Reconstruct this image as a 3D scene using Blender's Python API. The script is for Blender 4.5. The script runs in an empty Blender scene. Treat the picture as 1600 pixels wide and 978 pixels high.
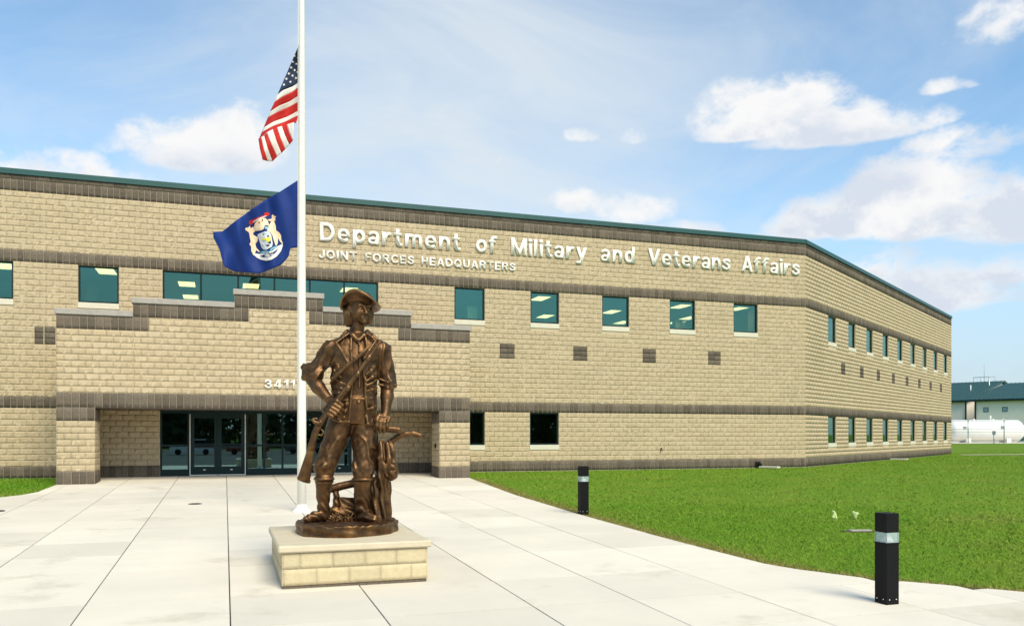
import bpy, bmesh, math, random
import numpy as np
from mathutils import Vector, Matrix
random.seed(7); RNG = np.random.default_rng(7)
R = math.radians
SC = bpy.context.scene
COL = SC.collection

# ------------------------------------------------------------------ camera
CAM_H = 1.45
cam_d = bpy.data.cameras.new("camera"); cam = bpy.data.objects.new("camera", cam_d); COL.objects.link(cam)
cam_d.sensor_width = 36.0; cam_d.lens = 36.0*1316/1600
cam_d.shift_y = (679-489)/1600.0
cam_d.clip_start = 0.1; cam_d.clip_end = 6000
cam.location = (0, 0, CAM_H)
cam.rotation_euler = (R(90), 0, -math.atan2(.3227, .9465))
SC.camera = cam

# ------------------------------------------------------------------ light
SUN_AZ, SUN_EL = 12.0, 47.0            # azimuth: degrees towards +x from the -y axis
to_sun = Vector((math.sin(R(SUN_AZ))*math.cos(R(SUN_EL)), -math.cos(R(SUN_AZ))*math.cos(R(SUN_EL)), math.sin(R(SUN_EL))))
sd = bpy.data.lights.new("sun", 'SUN'); sd.energy = 2.9; sd.angle = R(30); sd.color = (1, .89, .67)
sun = bpy.data.objects.new("sun", sd); COL.objects.link(sun)
sun.rotation_euler = to_sun.to_track_quat('Z', 'Y').to_euler(); sun.location = (0, 0, 40)
SC.view_settings.view_transform = 'Standard'; SC.view_settings.look = 'None'
SC.view_settings.exposure = 0.50; SC.view_settings.gamma = 1.0; SC.view_settings.use_curve_mapping = False

def px_dir(px, py):
    a = (px-800)/1316; b = (679-py)/1316
    return Vector((a*.9465+.3227, -a*.3227+.9465, b))

# ------------------------------------------------------------------ sky
def build_world():
    w = bpy.data.worlds.new("World"); SC.world = w; w.use_nodes = True
    nt = w.node_tree; N = nt.nodes; L = nt.links; N.clear()
    out = N.new('ShaderNodeOutputWorld'); bg = N.new('ShaderNodeBackground'); L.new(bg.outputs[0], out.inputs[0])
    sky = N.new('ShaderNodeTexSky'); sky.sky_type = 'NISHITA'; sky.sun_disc = False
    sky.sun_elevation = R(SUN_EL); sky.sun_rotation = math.atan2(to_sun.x, to_sun.y)
    sky.air_density = 1.0; sky.dust_density = .6; sky.ozone_density = 1.6
    bg.inputs['Strength'].default_value = 0.13
    tc = N.new('ShaderNodeTexCoord')
    def M(op, a, b=None, c=None, clamp=False):
        n = N.new('ShaderNodeMath'); n.operation = op; n.use_clamp = clamp
        for i, v in enumerate((a, b, c)):
            if v is None: continue
            if isinstance(v, (int, float)): n.inputs[i].default_value = v
            else: L.new(v, n.inputs[i])
        return n.outputs[0]
    def noise(scale, detail, rough, off, zs=1.0, dist=0.0):
        mp = N.new('ShaderNodeMapping'); mp.inputs['Location'].default_value = off
        mp.inputs['Scale'].default_value = (1, 1, zs)
        L.new(tc.outputs['Generated'], mp.inputs[0])
        n = N.new('ShaderNodeTexNoise'); n.inputs['Scale'].default_value = scale; n.inputs['Detail'].default_value = detail
        n.inputs['Roughness'].default_value = rough; n.inputs['Distortion'].default_value = dist
        L.new(mp.outputs[0], n.inputs['Vector']); return n.outputs['Fac']
    def smooth(v, lo, hi):
        n = N.new('ShaderNodeMapRange'); n.interpolation_type = 'SMOOTHSTEP'
        L.new(v, n.inputs['Value']); n.inputs['From Min'].default_value = lo; n.inputs['From Max'].default_value = hi
        return n.outputs['Result']
    sep = N.new('ShaderNodeSeparateXYZ'); L.new(tc.outputs['Generated'], sep.inputs[0])
    az = M('ARCTAN2', sep.outputs[0], sep.outputs[1]); el = M('ARCSINE', sep.outputs[2])
    big = noise(11, 8, .6, (3.1, 1.7, 0.4), 1.5, .3)
    fine = noise(30, 6, .6, (.3, 5.2, 2.0), 1.3)
    fb = M('ADD', M('MULTIPLY', big, .68), M('MULTIPLY', fine, .32))
    # cumulus clouds: (px, py of base centre, half width, height above base, softness below base, weight)
    clouds = [(1200, 207, 140, 80, 12, 1.6), (1300, 214, 140, 48, 14, 1.2), (1430, 350, 150, 100, 26, 1.7), (1300, 355, 125, 55, 18, 1.4), (1590, 345, 120, 80, 34, 1.4),
              (1450, 468, 130, 66, 24, 1.15), (1350, 428, 90, 44, 20, .95), (1570, 430, 70, 34, 18, .8), (290, 250, 95, 62, 18, 1.0), (375, 252, 70, 75, 16, 1.0), (110, 285, 150, 40, 20, 1.0),
              (900, 318, 52, 32, 14, .7), (985, 335, 70, 34, 16, .68), (1575, 50, 70, 52, 18, .85), (1478, 140, 44, 15, 6, .62),
              (905, 216, 34, 14, 6, .6), (992, 220, 24, 20, 6, .58), (1520, 232, 80, 28, 14, .45), (1060, 365, 90, 20, 14, .6), (1465, 185, 26, 16, 8, .40)]
    dens = None; shade = None
    for (px, py, hw, hh, sb, wt) in clouds:
        d = px_dir(px, py).normalized(); a0 = math.atan2(d.x, d.y); e0 = math.asin(d.z)
        k = 1/1316*math.cos(math.atan((px-800)/1316))
        x = M('MULTIPLY', M('SUBTRACT', az, a0), 1/(hw*k*1.0)); y = M('SUBTRACT', el, e0)
        yu = M('MULTIPLY', M('MAXIMUM', y, 0.0), 1/(hh*k)); yd = M('MULTIPLY', M('MINIMUM', y, 0.0), 1/(sb*k))
        q = M('ADD', M('MULTIPLY', x, x), M('ADD', M('MULTIPLY', yu, yu), M('MULTIPLY', yd, yd)))
        g = M('MULTIPLY', M('SUBTRACT', 1.0, q, clamp=False), wt)
        g = M('MAXIMUM', g, -1.0)
        dens = g if dens is None else M('MAXIMUM', dens, g)
        if hh >= 45:
            lowp = M('MULTIPLY', smooth(y, .42*hh*k, -.15*hh*k), M('MAXIMUM', M('SUBTRACT', 1.15, M('MULTIPLY', x, x)), 0.0)); shade = lowp if shade is None else M('MAXIMUM', shade, lowp)
    # scattered cumulus over the rest of the sky
    rest = M('SUBTRACT', M('MULTIPLY', noise(2.6, 5, .55, (7.7, 2.2, 9.1), 1.8), 3.0), 2.05)
    behind = smooth(sep.outputs[1], .55, .1)
    rest = M('SUBTRACT', rest, M('MULTIPLY', M('SUBTRACT', 1.0, behind), .9))
    dens = M('MAXIMUM', dens, rest)
    body = M('ADD', M('MULTIPLY', dens, .52), M('MULTIPLY', M('SUBTRACT', fb, .5), 3.0))
    mask = smooth(body, -.12, .50)
    # shade inside the clouds: thick lower parts go grey-blue
    tex = noise(16, 7, .6, (1.3, .2, 6.6), 1.6)
    grey = smooth(M('ADD', M('MULTIPLY', tex, 1.1), M('MULTIPLY', body, .25)), .62, .95)
    grey = M('ADD', M('MULTIPLY', grey, .55), M('MULTIPLY', M('MULTIPLY', shade, smooth(fb, .40, .60)), .85), clamp=True)
    cc = N.new('ShaderNodeMix'); cc.data_type = 'RGBA'; L.new(grey, cc.inputs['Factor'])
    cc.inputs['A'].default_value = (5.2, 5.2, 5.2, 1); cc.inputs['B'].default_value = (3.75, 4.1, 4.65, 1)
    # thin high veil
    veil = smooth(noise(2.2, 6, .6, (4.4, .3, 1.1), 2.2, .8), .34, .72)
    vd = px_dir(720, 150).normalized()
    vx = M('MULTIPLY', M('SUBTRACT', az, math.atan2(vd.x, vd.y)), 1/.30); vy = M('MULTIPLY', M('SUBTRACT', el, math.asin(vd.z)), 1/.22)
    vg = M('POWER', 2.718, M('MULTIPLY', M('ADD', M('MULTIPLY', vx, vx), M('MULTIPLY', vy, vy)), -1.0))
    veil = M('ADD', M('MULTIPLY', veil, .48), M('MULTIPLY', vg, .58), clamp=True)
    sk = N.new('ShaderNodeMix'); sk.data_type = 'RGBA'; sk.blend_type = 'MULTIPLY'; sk.inputs['Factor'].default_value = 1
    L.new(sky.outputs[0], sk.inputs['A']); sk.inputs['B'].default_value = (.98, 1.16, 1.15, 1)
    m1 = N.new('ShaderNodeMix'); m1.data_type = 'RGBA'; L.new(veil, m1.inputs['Factor'])
    L.new(sk.outputs['Result'], m1.inputs['A']); m1.inputs['B'].default_value = (4.1, 4.5, 4.8, 1)
    m2 = N.new('ShaderNodeMix'); m2.data_type = 'RGBA'; L.new(mask, m2.inputs['Factor'])
    # pale violet haze low over the horizon, all the way round
    hz = M('MULTIPLY', smooth(el, .26, .02), .62)
    m3 = N.new('ShaderNodeMix'); m3.data_type = 'RGBA'; L.new(hz, m3.inputs['Factor']); L.new(m1.outputs['Result'], m3.inputs['A']); m3.inputs['B'].default_value = (2.5, 2.95, 3.8, 1)
    L.new(m3.outputs['Result'], m2.inputs['A']); L.new(cc.outputs['Result'], m2.inputs['B'])
    L.new(m2.outputs['Result'], bg.inputs['Color'])
build_world()

# ------------------------------------------------------------------ helpers
def setp(o, label=None, cat=None, group=None, kind=None):
    if label: o['label'] = label
    if cat: o['category'] = cat
    if group: o['group'] = group
    if kind: o['kind'] = kind
    return o
def link(name, me, mat=None, parent=None):
    o = bpy.data.objects.new(name, me); COL.objects.link(o)
    if mat is not None and me is not None and len(me.materials) == 0: me.materials.append(mat)
    if parent is not None: o.parent = parent
    return o
def empty(name, loc=(0, 0, 0), rz=0.0, parent=None):
    o = bpy.data.objects.new(name, None); COL.objects.link(o); o.location = loc; o.rotation_euler = (0, 0, rz)
    o.empty_display_size = .1
    if parent is not None: o.parent = parent
    return o
def np_mesh(name, V, F4=None, F3=None, smooth=False):
    me = bpy.data.meshes.new(name); V = np.asarray(V, np.float32)
    n4 = 0 if F4 is None else len(F4); n3 = 0 if F3 is None else len(F3)
    me.vertices.add(len(V)); me.vertices.foreach_set('co', V.ravel())
    loops = []
    if n4: loops.append(np.asarray(F4, np.int32).ravel())
    if n3: loops.append(np.asarray(F3, np.int32).ravel())
    lv = np.concatenate(loops); me.loops.add(len(lv)); me.loops.foreach_set('vertex_index', lv)
    me.polygons.add(n4+n3)
    st = np.concatenate([np.arange(n4)*4, n4*4+np.arange(n3)*3]).astype(np.int32); me.polygons.foreach_set('loop_start', st)
    if smooth: me.polygons.foreach_set('use_smooth', np.ones(n4+n3, bool))
    me.update(calc_edges=True); me.validate(); return me
class MB:
    """collects boxes, prisms and tubes for one mesh"""
    def __init__(s): s.v = []; s.f = []; s.sm = []
    def poly(s, pts, faces, smooth=False):
        b = len(s.v); s.v += [tuple(p) for p in pts]; s.f += [tuple(i+b for i in f) for f in faces]; s.sm += [smooth]*len(faces); return s
    def box(s, x0, x1, y0, y1, z0, z1, M=None, bev=0.0):
        if bev > 0:
            bm = bmesh.new(); r = bmesh.ops.create_cube(bm, size=1.0)
            for v in bm.verts: v.co = Vector(((x0+x1)/2+v.co.x*(x1-x0), (y0+y1)/2+v.co.y*(y1-y0), (z0+z1)/2+v.co.z*(z1-z0)))
            bmesh.ops.bevel(bm, geom=bm.edges[:], offset=bev, segments=1, affect='EDGES')
            bm.verts.index_update()
            pts = [M @ v.co if M else v.co.copy() for v in bm.verts]; fs = [[v.index for v in f.verts] for f in bm.faces]; bm.free()
            return s.poly(pts, fs)
        pts = [Vector((x, y, z)) for z in (z0, z1) for y in (y0, y1) for x in (x0, x1)]
        if M: pts = [M @ p for p in pts]
        return s.poly(pts, [(0, 2, 3, 1), (4, 5, 7, 6), (0, 1, 5, 4), (2, 6, 7, 3), (0, 4, 6, 2), (1, 3, 7, 5)])
    def prism(s, poly, y0, y1, M=None):
        """poly: (x,z) list, extruded along y"""
        n = len(poly); pts = [Vector((x, y0, z)) for x, z in poly]+[Vector((x, y1, z)) for x, z in poly]
        if M: pts = [M @ p for p in pts]
        return s.poly(pts, [tuple(range(n)), tuple(range(2*n-1, n-1, -1))]+[(i, i+n, (i+1) % n+n, (i+1) % n) for i in range(n)])
    def tube(s, path, rad, seg=10, cap=True):
        path = [Vector(p) for p in path]; n = len(path)
        if isinstance(rad, (int, float)): rad = [rad]*n
        pts = []; up = Vector((0, 0, 1))
        for i, p in enumerate(path):
            t = (path[min(i+1, n-1)]-path[max(i-1, 0)]).normalized()
            a = t.cross(up if abs(t.z) < .95 else Vector((1, 0, 0))).normalized(); b = t.cross(a)
            for k in range(seg):
                th = 2*math.pi*k/seg; pts.append(p+(a*math.cos(th)+b*math.sin(th))*rad[i])
        fs = [(i*seg+k, i*seg+(k+1) % seg, (i+1)*seg+(k+1) % seg, (i+1)*seg+k) for i in range(n-1) for k in range(seg)]
        s.poly(pts, fs, True)
        if cap:
            b = len(s.v)-len(pts)
            s.f += [tuple(b+k for k in range(seg-1, -1, -1)), tuple(b+(n-1)*seg+k for k in range(seg))]; s.sm += [False, False]
        return s
    def lathe(s, prof, c=(0, 0, 0), seg=20):
        return s.tube([(c[0], c[1], c[2]+z) for r, z in prof], [max(r, 1e-4) for r, z in prof], seg)
    def mesh(s, name):
        me = bpy.data.meshes.new(name); me.from_pydata(s.v, [], s.f); me.update()
        me.polygons.foreach_set('use_smooth', np.array(s.sm, bool))
        bm = bmesh.new(); bm.from_mesh(me); bmesh.ops.recalc_face_normals(bm, faces=bm.faces[:]); bm.to_mesh(me); bm.free()
        return me
    def build(s, name, mat, parent=None): return link(name, s.mesh(name), mat, parent)
def dup(o, parent=None, loc=None):
    c = o.copy(); COL.objects.link(c)
    c.parent = parent
    if loc is not None: c.location = loc
    return c

# ------------------------------------------------------------------ materials
def mat(name, col, rough=.7, metal=0.0, var=0.0, vscale=4.0, col2=None, bump=0.0, bscale=40.0, detail=5, rnd=0.0, spec=.4, stains=None):
    m = bpy.data.materials.new(name); m.use_nodes = True; nt = m.node_tree; N = nt.nodes; L = nt.links
    p = N['Principled BSDF']; p.inputs['Roughness'].default_value = rough; p.inputs['Metallic'].default_value = metal
    p.inputs['Specular IOR Level'].default_value = spec
    geo = N.new('ShaderNodeNewGeometry'); pos = geo.outputs['Position']
    c = N.new('ShaderNodeRGB'); c.outputs[0].default_value = (*col, 1); cur = c.outputs[0]
    def mix(fac, a, b, bt='MIX'):
        n = N.new('ShaderNodeMix'); n.data_type = 'RGBA'; n.blend_type = bt
        if isinstance(fac, (int, float)): n.inputs['Factor'].default_value = fac
        else: L.new(fac, n.inputs['Factor'])
        for s_, v in (('A', a), ('B', b)):
            if isinstance(v, tuple): n.inputs[s_].default_value = v
            else: L.new(v, n.inputs[s_])
        return n.outputs['Result']
    def noise(sc, d=5, r=.6):
        n = N.new('ShaderNodeTexNoise'); n.inputs['Scale'].default_value = sc; n.inputs['Detail'].default_value = d; n.inputs['Roughness'].default_value = r
        L.new(pos, n.inputs['Vector']); return n.outputs['Fac']
    def ramp(v, lo, hi):
        n = N.new('ShaderNodeMapRange'); L.new(v, n.inputs['Value']); n.inputs['From Min'].default_value = lo; n.inputs['From Max'].default_value = hi; return n.outputs['Result']
    if var > 0 or col2:
        c2 = col2 or tuple(x*(1-var) for x in col)
        cur = mix(ramp(noise(vscale, detail), .32, .68), cur, (*c2, 1))
    if rnd > 0:
        oi = N.new('ShaderNodeObjectInfo'); ad = N.new('ShaderNodeMath'); ad.operation = 'ADD'
        L.new(oi.outputs['Random'], ad.inputs[0]); L.new(geo.outputs['Random Per Island'], ad.inputs[1])
        fr = N.new('ShaderNodeMath'); fr.operation = 'FRACT'; L.new(ad.outputs[0], fr.inputs[0])
        g = N.new('ShaderNodeMapRange'); L.new(fr.outputs[0], g.inputs['Value']); g.inputs['To Min'].default_value = 1-rnd; g.inputs['To Max'].default_value = 1+rnd
        cb = N.new('ShaderNodeCombineColor'); [L.new(g.outputs[0], cb.inputs[i]) for i in range(3)]
        cur = mix(1.0, cur, cb.outputs[0], 'MULTIPLY')
    if stains:
        sc, lo, hi, scol = stains
        cur = mix(ramp(noise(sc, 6, .65), lo, hi), cur, (*scol, 1))
    L.new(cur, p.inputs['Base Color'])
    if bump > 0:
        b = N.new('ShaderNodeBump'); b.inputs['Strength'].default_value = 1.0; b.inputs['Distance'].default_value = bump
        L.new(noise(bscale, 6, .65), b.inputs['Height']); L.new(b.outputs[0], p.inputs['Normal'])
    return m
def glass(name, tint, refl=.1, rough=.0, gcol=(.75, .9, .88)):
    m = bpy.data.materials.new(name); m.use_nodes = True; nt = m.node_tree; N = nt.nodes; L = nt.links; N.clear()
    out = N.new('ShaderNodeOutputMaterial'); mx = N.new('ShaderNodeMixShader'); tr = N.new('ShaderNodeBsdfTransparent'); gl = N.new('ShaderNodeBsdfGlossy')
    tr.inputs[0].default_value = (*tint, 1); gl.inputs[0].default_value = (*gcol, 1); gl.inputs['Roughness'].default_value = rough
    lw = N.new('ShaderNodeLayerWeight'); lw.inputs[0].default_value = .5
    pw = N.new('ShaderNodeMath'); pw.operation = 'POWER'; L.new(lw.outputs['Facing'], pw.inputs[0]); pw.inputs[1].default_value = 4.0
    fr = N.new('ShaderNodeMapRange'); L.new(pw.outputs[0], fr.inputs['Value']); fr.inputs['To Min'].default_value = refl; fr.inputs['To Max'].default_value = 1.0
    L.new(fr.outputs[0], mx.inputs[0])
    gm = N.new('ShaderNodeMix'); gm.data_type = 'RGBA'; L.new(fr.outputs[0], gm.inputs['Factor']); gm.inputs['A'].default_value = (*gcol, 1); gm.inputs['B'].default_value = (.96, .98, .97, 1); L.new(gm.outputs['Result'], gl.inputs[0]); L.new(tr.outputs[0], mx.inputs[1]); L.new(gl.outputs[0], mx.inputs[2]); L.new(mx.outputs[0], out.inputs[0])
    return m
def emit(name, col, st):
    m = bpy.data.materials.new(name); m.use_nodes = True; N = m.node_tree.nodes; p = N['Principled BSDF']
    p.inputs['Base Color'].default_value = (*col, 1); p.inputs['Emission Color'].default_value = (*col, 1); p.inputs['Emission Strength'].default_value = st
    return m
K = {}
K['tan'] = mat('split_face_block_tan', (.545, .435, .285), .9, var=.22, vscale=20, bump=.022, bscale=28, rnd=.055, spec=.2, col2=(.465, .37, .235), stains=(.35, .55, .85, (.40, .335, .21)))
K['mortar'] = mat('mortar_tan', (.58, .475, .32), .95, var=.15, vscale=3)
K['dark'] = mat('split_face_block_brown', (.175, .143, .108), .9, var=.38, vscale=22, bump=.012, bscale=70, rnd=.22, spec=.2)
K['dmortar'] = mat('mortar_grey', (.37, .32, .255), .95, var=.2, vscale=5)
K['precast'] = mat('precast_concrete', (.40, .37, .33), .85, var=.18, vscale=6, bump=.002)
K['sill'] = mat('precast_cream', (.68, .64, .52), .8, var=.08, vscale=5, bump=.001)
K['green'] = mat('green_metal', (.010, .078, .068), .42, var=.2, vscale=1.2, spec=.6)
K['frame'] = mat('window_frame_teal', (.004, .022, .023), .45, var=.15, vscale=2, spec=.25)
K['glass'] = glass('tinted_glass_teal', (.55, .68, .62), .13, gcol=(.30, .80, .68))
K['dglass'] = glass('dark_lobby_glass', (.42, .54, .54), .22, gcol=(.50, .95, 1.0))
K['white'] = mat('white_paint', (.80, .79, .74), .45, var=.06, vscale=8)
K['letter'] = mat('cast_letter_white', (.86, .83, .74), .45)
K['soffit'] = mat('soffit_paint', (.16, .13, .11), .8, var=.2)
K['concrete'] = mat('concrete_pavement', (.72, .665, .56), .85, var=.10, vscale=.8, bump=.0015, bscale=60, rnd=.075, spec=.3, col2=(.65, .605, .515), stains=(.7, .57, .80, (.46, .41, .31)))
K['joint'] = mat('joint_dirt', (.06, .05, .038), .95, var=.4, vscale=8)
K['grass'] = mat('lawn_turf', (.10, .205, .014), .95, vscale=.5, col2=(.145, .22, .02), bump=.02, bscale=30, spec=.1, stains=(.45, .58, .78, (.12, .145, .025)))
K['blade'] = mat('grass_blade', (.115, .265, .017), .75, vscale=.45, col2=(.175, .285, .026), rnd=.17, spec=.15, stains=(.22, .50, .72, (.25, .30, .05)))
K['dryblade'] = mat('dry_grass_blade', (.36, .28, .10), .8, vscale=3, col2=(.20, .20, .045), rnd=.3, spec=.2)
K['asphalt'] = mat('asphalt', (.055, .055, .055), .9, var=.3, vscale=2, bump=.004, bscale=80)
K['black'] = mat('black_powder_coat', (.007, .007, .008), .6, var=.15, vscale=6, spec=.15)
K['room'] = mat('interior_paint', (.50, .44, .32), .9, var=.05, vscale=.5)
K['carpet'] = mat('interior_carpet', (.12, .13, .12), .95, var=.2)
K['tile'] = mat('ceiling_tile', (.60, .60, .55), .9, var=.04, vscale=2)
K['lamp'] = emit('fluorescent_panel', (1, .72, .36), 3.2)
# ------------------------------------------------------------------ ground
V0 = 31.86; SL = .0235
def gz(u, v):
    z = -SL*(V0-np.clip(v, -3, V0))
    r = np.hypot(u, v); z = z + np.where(v > 20, np.clip((r-66)/40, 0, 1)*.52, 0)
    return z
def sheet(name, us, vs, off, material, kind='structure', mask=None):
    us = np.asarray(us, float); vs = np.asarray(vs, float); U, Vv = np.meshgrid(us, vs)
    Z = gz(U, Vv)+off; n = len(us); idx = np.arange(n*len(vs)).reshape(len(vs), n)
    F = np.stack([idx[:-1, :-1], idx[:-1, 1:], idx[1:, 1:], idx[1:, :-1]], -1).reshape(-1, 4)
    o = link(name, np_mesh(name, np.stack([U, Vv, Z], -1).reshape(-1, 3), F, smooth=True), material); o['kind'] = kind; return o
def spread(lo, hi, step, far):
    a = list(np.arange(lo, hi+.01, step)); s = step; x = hi
    while x < far: s *= 1.5; x += s; a.append(x)
    s = step; x = lo; pre = []
    while x > -far: s *= 1.5; x -= s; pre.append(x)
    return pre[::-1]+a
ground = sheet('ground', spread(-30, 110, 3, 3500), spread(-6, 130, 2, 3500), -.02, K['grass'])
ground['label'] = 'green mown lawn spreading round the tan office building'

gR_v = [-30, 4.8, 5.5, 6.5, 8.03, 8.56, 9.10, 9.39, 10.17, 10.74, 12.3, 14.4, 17.4, 22.1, 27.6, 28.5, 40]
gR_u = [24, 24, 13.2, 11.0, 9.62, 9.13, 8.58, 8.31, 7.86, 7.66, 7.58, 7.52, 7.50, 7.62, 8.05, 8.14, 8.14]
gL_v = [-30, 23.9, 24.25, 24.6, 25.15, 26.0, 28.0, 40]
gL_u = [-15, -15, -7.2, -5.50, -5.12, -4.87, -4.84, -4.84]
gR = lambda v: np.interp(v, gR_v, gR_u)
gL = lambda v: np.interp(v, gL_v, gL_u)
def strip_mesh(name, u0, u1, v0, v1, top, thick, inset=0.0):
    vs = [v for v in sorted(set([v0, v1]+[x for x in gR_v+gL_v if v0 < x < v1]+list(np.linspace(v0, v1, 5)[1:-1])))]
    rows = []
    for v in vs:
        a = max(u0, gL(v)+inset); b = min(u1, gR(v)-inset)
        rows.append((v, a, max(a, b)))
    rows = [r for r in rows if r[2]-r[1] > .03]
    if len(rows) < 2: return None
    V = []; F = []
    for v, a, b in rows:
        z = float(gz(np.array(0.), np.array(v)))
        V += [(a, v, z+top-thick), (a, v, z+top-.004), (a+.006, v, z+top), (b-.006, v, z+top), (b, v, z+top-.004), (b, v, z+top-thick)]
    for i in range(len(rows)-1):
        p = i*6; q = p+6
        for k in range(5): F.append((p+k, p+k+1, q+k+1, q+k))
    n = len(V); F += [(0, 1, 2, 3, 4, 5), (n-1, n-2, n-3, n-4, n-5, n-6)]
    mb = MB(); mb.poly(V, F); return mb.mesh(name)
pav = link('pavement', strip_mesh('pavement_bed', -15, 24, -3, 31.6, .0, .08), K['joint']); pav['kind'] = 'structure'
U_J = [-15, -12, -10.5, -9, -7.5, -6, -4.5, -3.0, -1.5, .055, 1.63, 3.355, 4.63, 6.10, 7.62, 9.1, 10.6, 12.1, 13.6, 15.1, 18, 21, 24]
V_J = [-3, -1.4, .2, 1.8, 3.4, 5.0, 6.3, 7.6, 9.05, 10.61, 12.70, 14.22, 15.65, 17.30, 18.9, 20.5, 22.1, 23.7, 25.3, 26.9, 28.45, 30.0, 31.56]
for j in range(len(V_J)-1):
    for i in range(len(U_J)-1):
        g = .007
        u1 = U_J[i+1]-g if U_J[i+1] != 7.62 or V_J[j] < 9 else 8.3
        if U_J[i] >= 7.6 and V_J[j] > 9: continue
        me = strip_mesh('slab', U_J[i]+g, u1, V_J[j]+g, V_J[j+1]-g, .016+.003*random.random(), .03)
        if me is not None: link('slab', me, K['concrete'], pav)
# parking lot behind the camera, seen only in the glass
lot = sheet('parking_lot', np.linspace(-60, 60, 7), [-75, -50, -25, -3.3], .01, K['asphalt']); 
# small far path across the lawn
def path_strip(name, pts, w, off, material):
    V = []; F = []
    for i, p in enumerate(pts):
        t = (Vector(pts[min(i+1, len(pts)-1)])-Vector(pts[max(i-1, 0)])).normalized(); n = Vector((-t.y, t.x))
        for s in (-1, 1):
            x, y = p[0]+n.x*w*s/2, p[1]+n.y*w*s/2; V.append((x, y, float(gz(np.array(x), np.array(y)))+off))
    for i in range(len(pts)-1): F.append((2*i, 2*i+1, 2*i+3, 2*i+2))
    o = link(name, np_mesh(name, V, F), material); o['kind'] = 'structure'; return o
path_strip('path', [(49.3+1.5*i, 46.15-.5*i) for i in range(40)], .6, .012, K['concrete'])
def cam_pt(px, py, D):
    d = px_dir(px, py); return Vector((d.x*D, d.y*D, CAM_H+d.z*D))
def cam_frame(px, D):
    """matrix whose x axis runs to the camera's right, y away from it, at ground under pixel column px at depth D"""
    p = cam_pt(px, 679, D); z = float(gz(np.array(p.x), np.array(p.y)))
    a = math.atan2(p.x, p.y)
    return Matrix.Translation((p.x, p.y, z)) @ Matrix.Rotation(-a, 4, 'Z')
ap = []
for px, D in ((1470, 92), (1700, 92), (1700, 118), (1470, 118)):
    p = cam_pt(px, 679, D); ap.append((p.x, p.y, float(gz(np.array(p.x), np.array(p.y)))+.012))
o = link('concrete_apron', np_mesh('concrete_apron', ap, [(0, 1, 2, 3)]), K['concrete']); o['kind'] = 'structure'

# grass blades
def blades(name, n, sampler, hmin, hmax, wid, material):
    P = sampler(n); n = len(P); z = gz(P[:, 0], P[:, 1])-.02
    th = RNG.random(n)*2*np.pi; h = hmin+(hmax-hmin)*RNG.random(n); w = wid*(.6+.8*RNG.random(n))
    lean = 1.1*h; th2 = RNG.random(n)*2*np.pi
    V = np.empty((n, 3, 3), np.float32)
    for k, s in ((0, -1), (1, 1)):
        V[:, k, 0] = P[:, 0]+s*w/2*np.cos(th); V[:, k, 1] = P[:, 1]+s*w/2*np.sin(th); V[:, k, 2] = z
    V[:, 2, 0] = P[:, 0]+lean*np.cos(th2); V[:, 2, 1] = P[:, 1]+lean*np.sin(th2); V[:, 2, 2] = z+h
    F = np.arange(n*3).reshape(n, 3)
    o = link(name, np_mesh(name, V.reshape(-1, 3), None, F), material); o['kind'] = 'stuff'; return o
def in_wing(x, y):     # behind the wing wall or the front wall
    t = (x-24.9)*.5426-(y-31.86)*.84
    return ((x < 24.9) & (y > 31.84)) | ((x >= 24.9) & (t < 0.02))
def lawn(n, rmin, rmax):
    a = RNG.uniform(R(8), R(54), n); r = np.sqrt(RNG.uniform(rmin**2, rmax**2, n)); x = r*np.sin(a); y = r*np.cos(a)
    ok = (x > gR(y)+.02) & ~in_wing(x, y) & ~((x < 8.2) & (y > 28.4)) & (np.abs(y-(46.15-(x-49.3)/3)) > .45)
    ok &= RNG.random(n) < np.clip((rmax-r)/(.35*(rmax-rmin)), 0, 1)
    ok &= RNG.random(n) < (np.clip((r-rmin)/5, 0, 1) if rmin > 12 else 1.0)
    return np.stack([x, y], 1)[ok]
g1 = blades('grass', 150000, lambda n: lawn(n, 9, 24), .018, .042, .012, K['blade'])
g1['label'] = 'short green grass on the nearer lawn beside the pavement'; g1['category'] = 'grass'
g2 = blades('grass', 210000, lambda n: lawn(n, 14, 85), .02, .048, .030, K['blade'])
g2['label'] = 'short green grass on the farther lawn below the building wing'; g2['category'] = 'grass'
def leftlawn(n):
    x = RNG.uniform(-15, -4.86, n); y = RNG.uniform(23.9, 31.8, n); return np.stack([x, y], 1)[x < gL(y)-.03]
g3 = blades('grass', 40000, leftlawn, .04, .07, .016, K['blade'])
g3['label'] = 'small patch of grass left of the entrance portico'; g3['category'] = 'grass'
def edge(n):
    v = RNG.uniform(6.5, 28.3, n); off = np.abs(RNG.normal(0, .22, n))-.06*RNG.random(n); return np.stack([gR(v)+off, v], 1)
g4 = blades('dry_grass', 26000, edge, .025, .055, .012, K['dryblade'])
g4['label'] = 'strip of dry yellow grass along the pavement edge'; g4['category'] = 'grass'

# ------------------------------------------------------------------ the office building
BLD = empty('office_building', (0, V0, 0)); setp(BLD, 'long two-storey tan block office building with dark brown bands and green roof edge', 'building')
MOD = .195
def frame(ox, oy, ang):          # wall frame in world: x along the wall, y INTO the building, z up
    return Matrix.Translation((ox, oy, 0)) @ Matrix.Rotation(ang, 4, 'Z')
W_ANG = math.atan2(.5426, .840)
F_MAIN = frame(0, V0, 0); F_WING = frame(24.9, V0, W_ANG); VP = 28.57; F_PORT = frame(0, VP, 0)
INV = Matrix.Translation((0, -V0, 0))
def to_b(M): return INV @ M      # into the building's own space
def xf(M, P):
    A = np.array(M); return P @ A[:3, :3].T + A[:3, 3]

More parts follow.
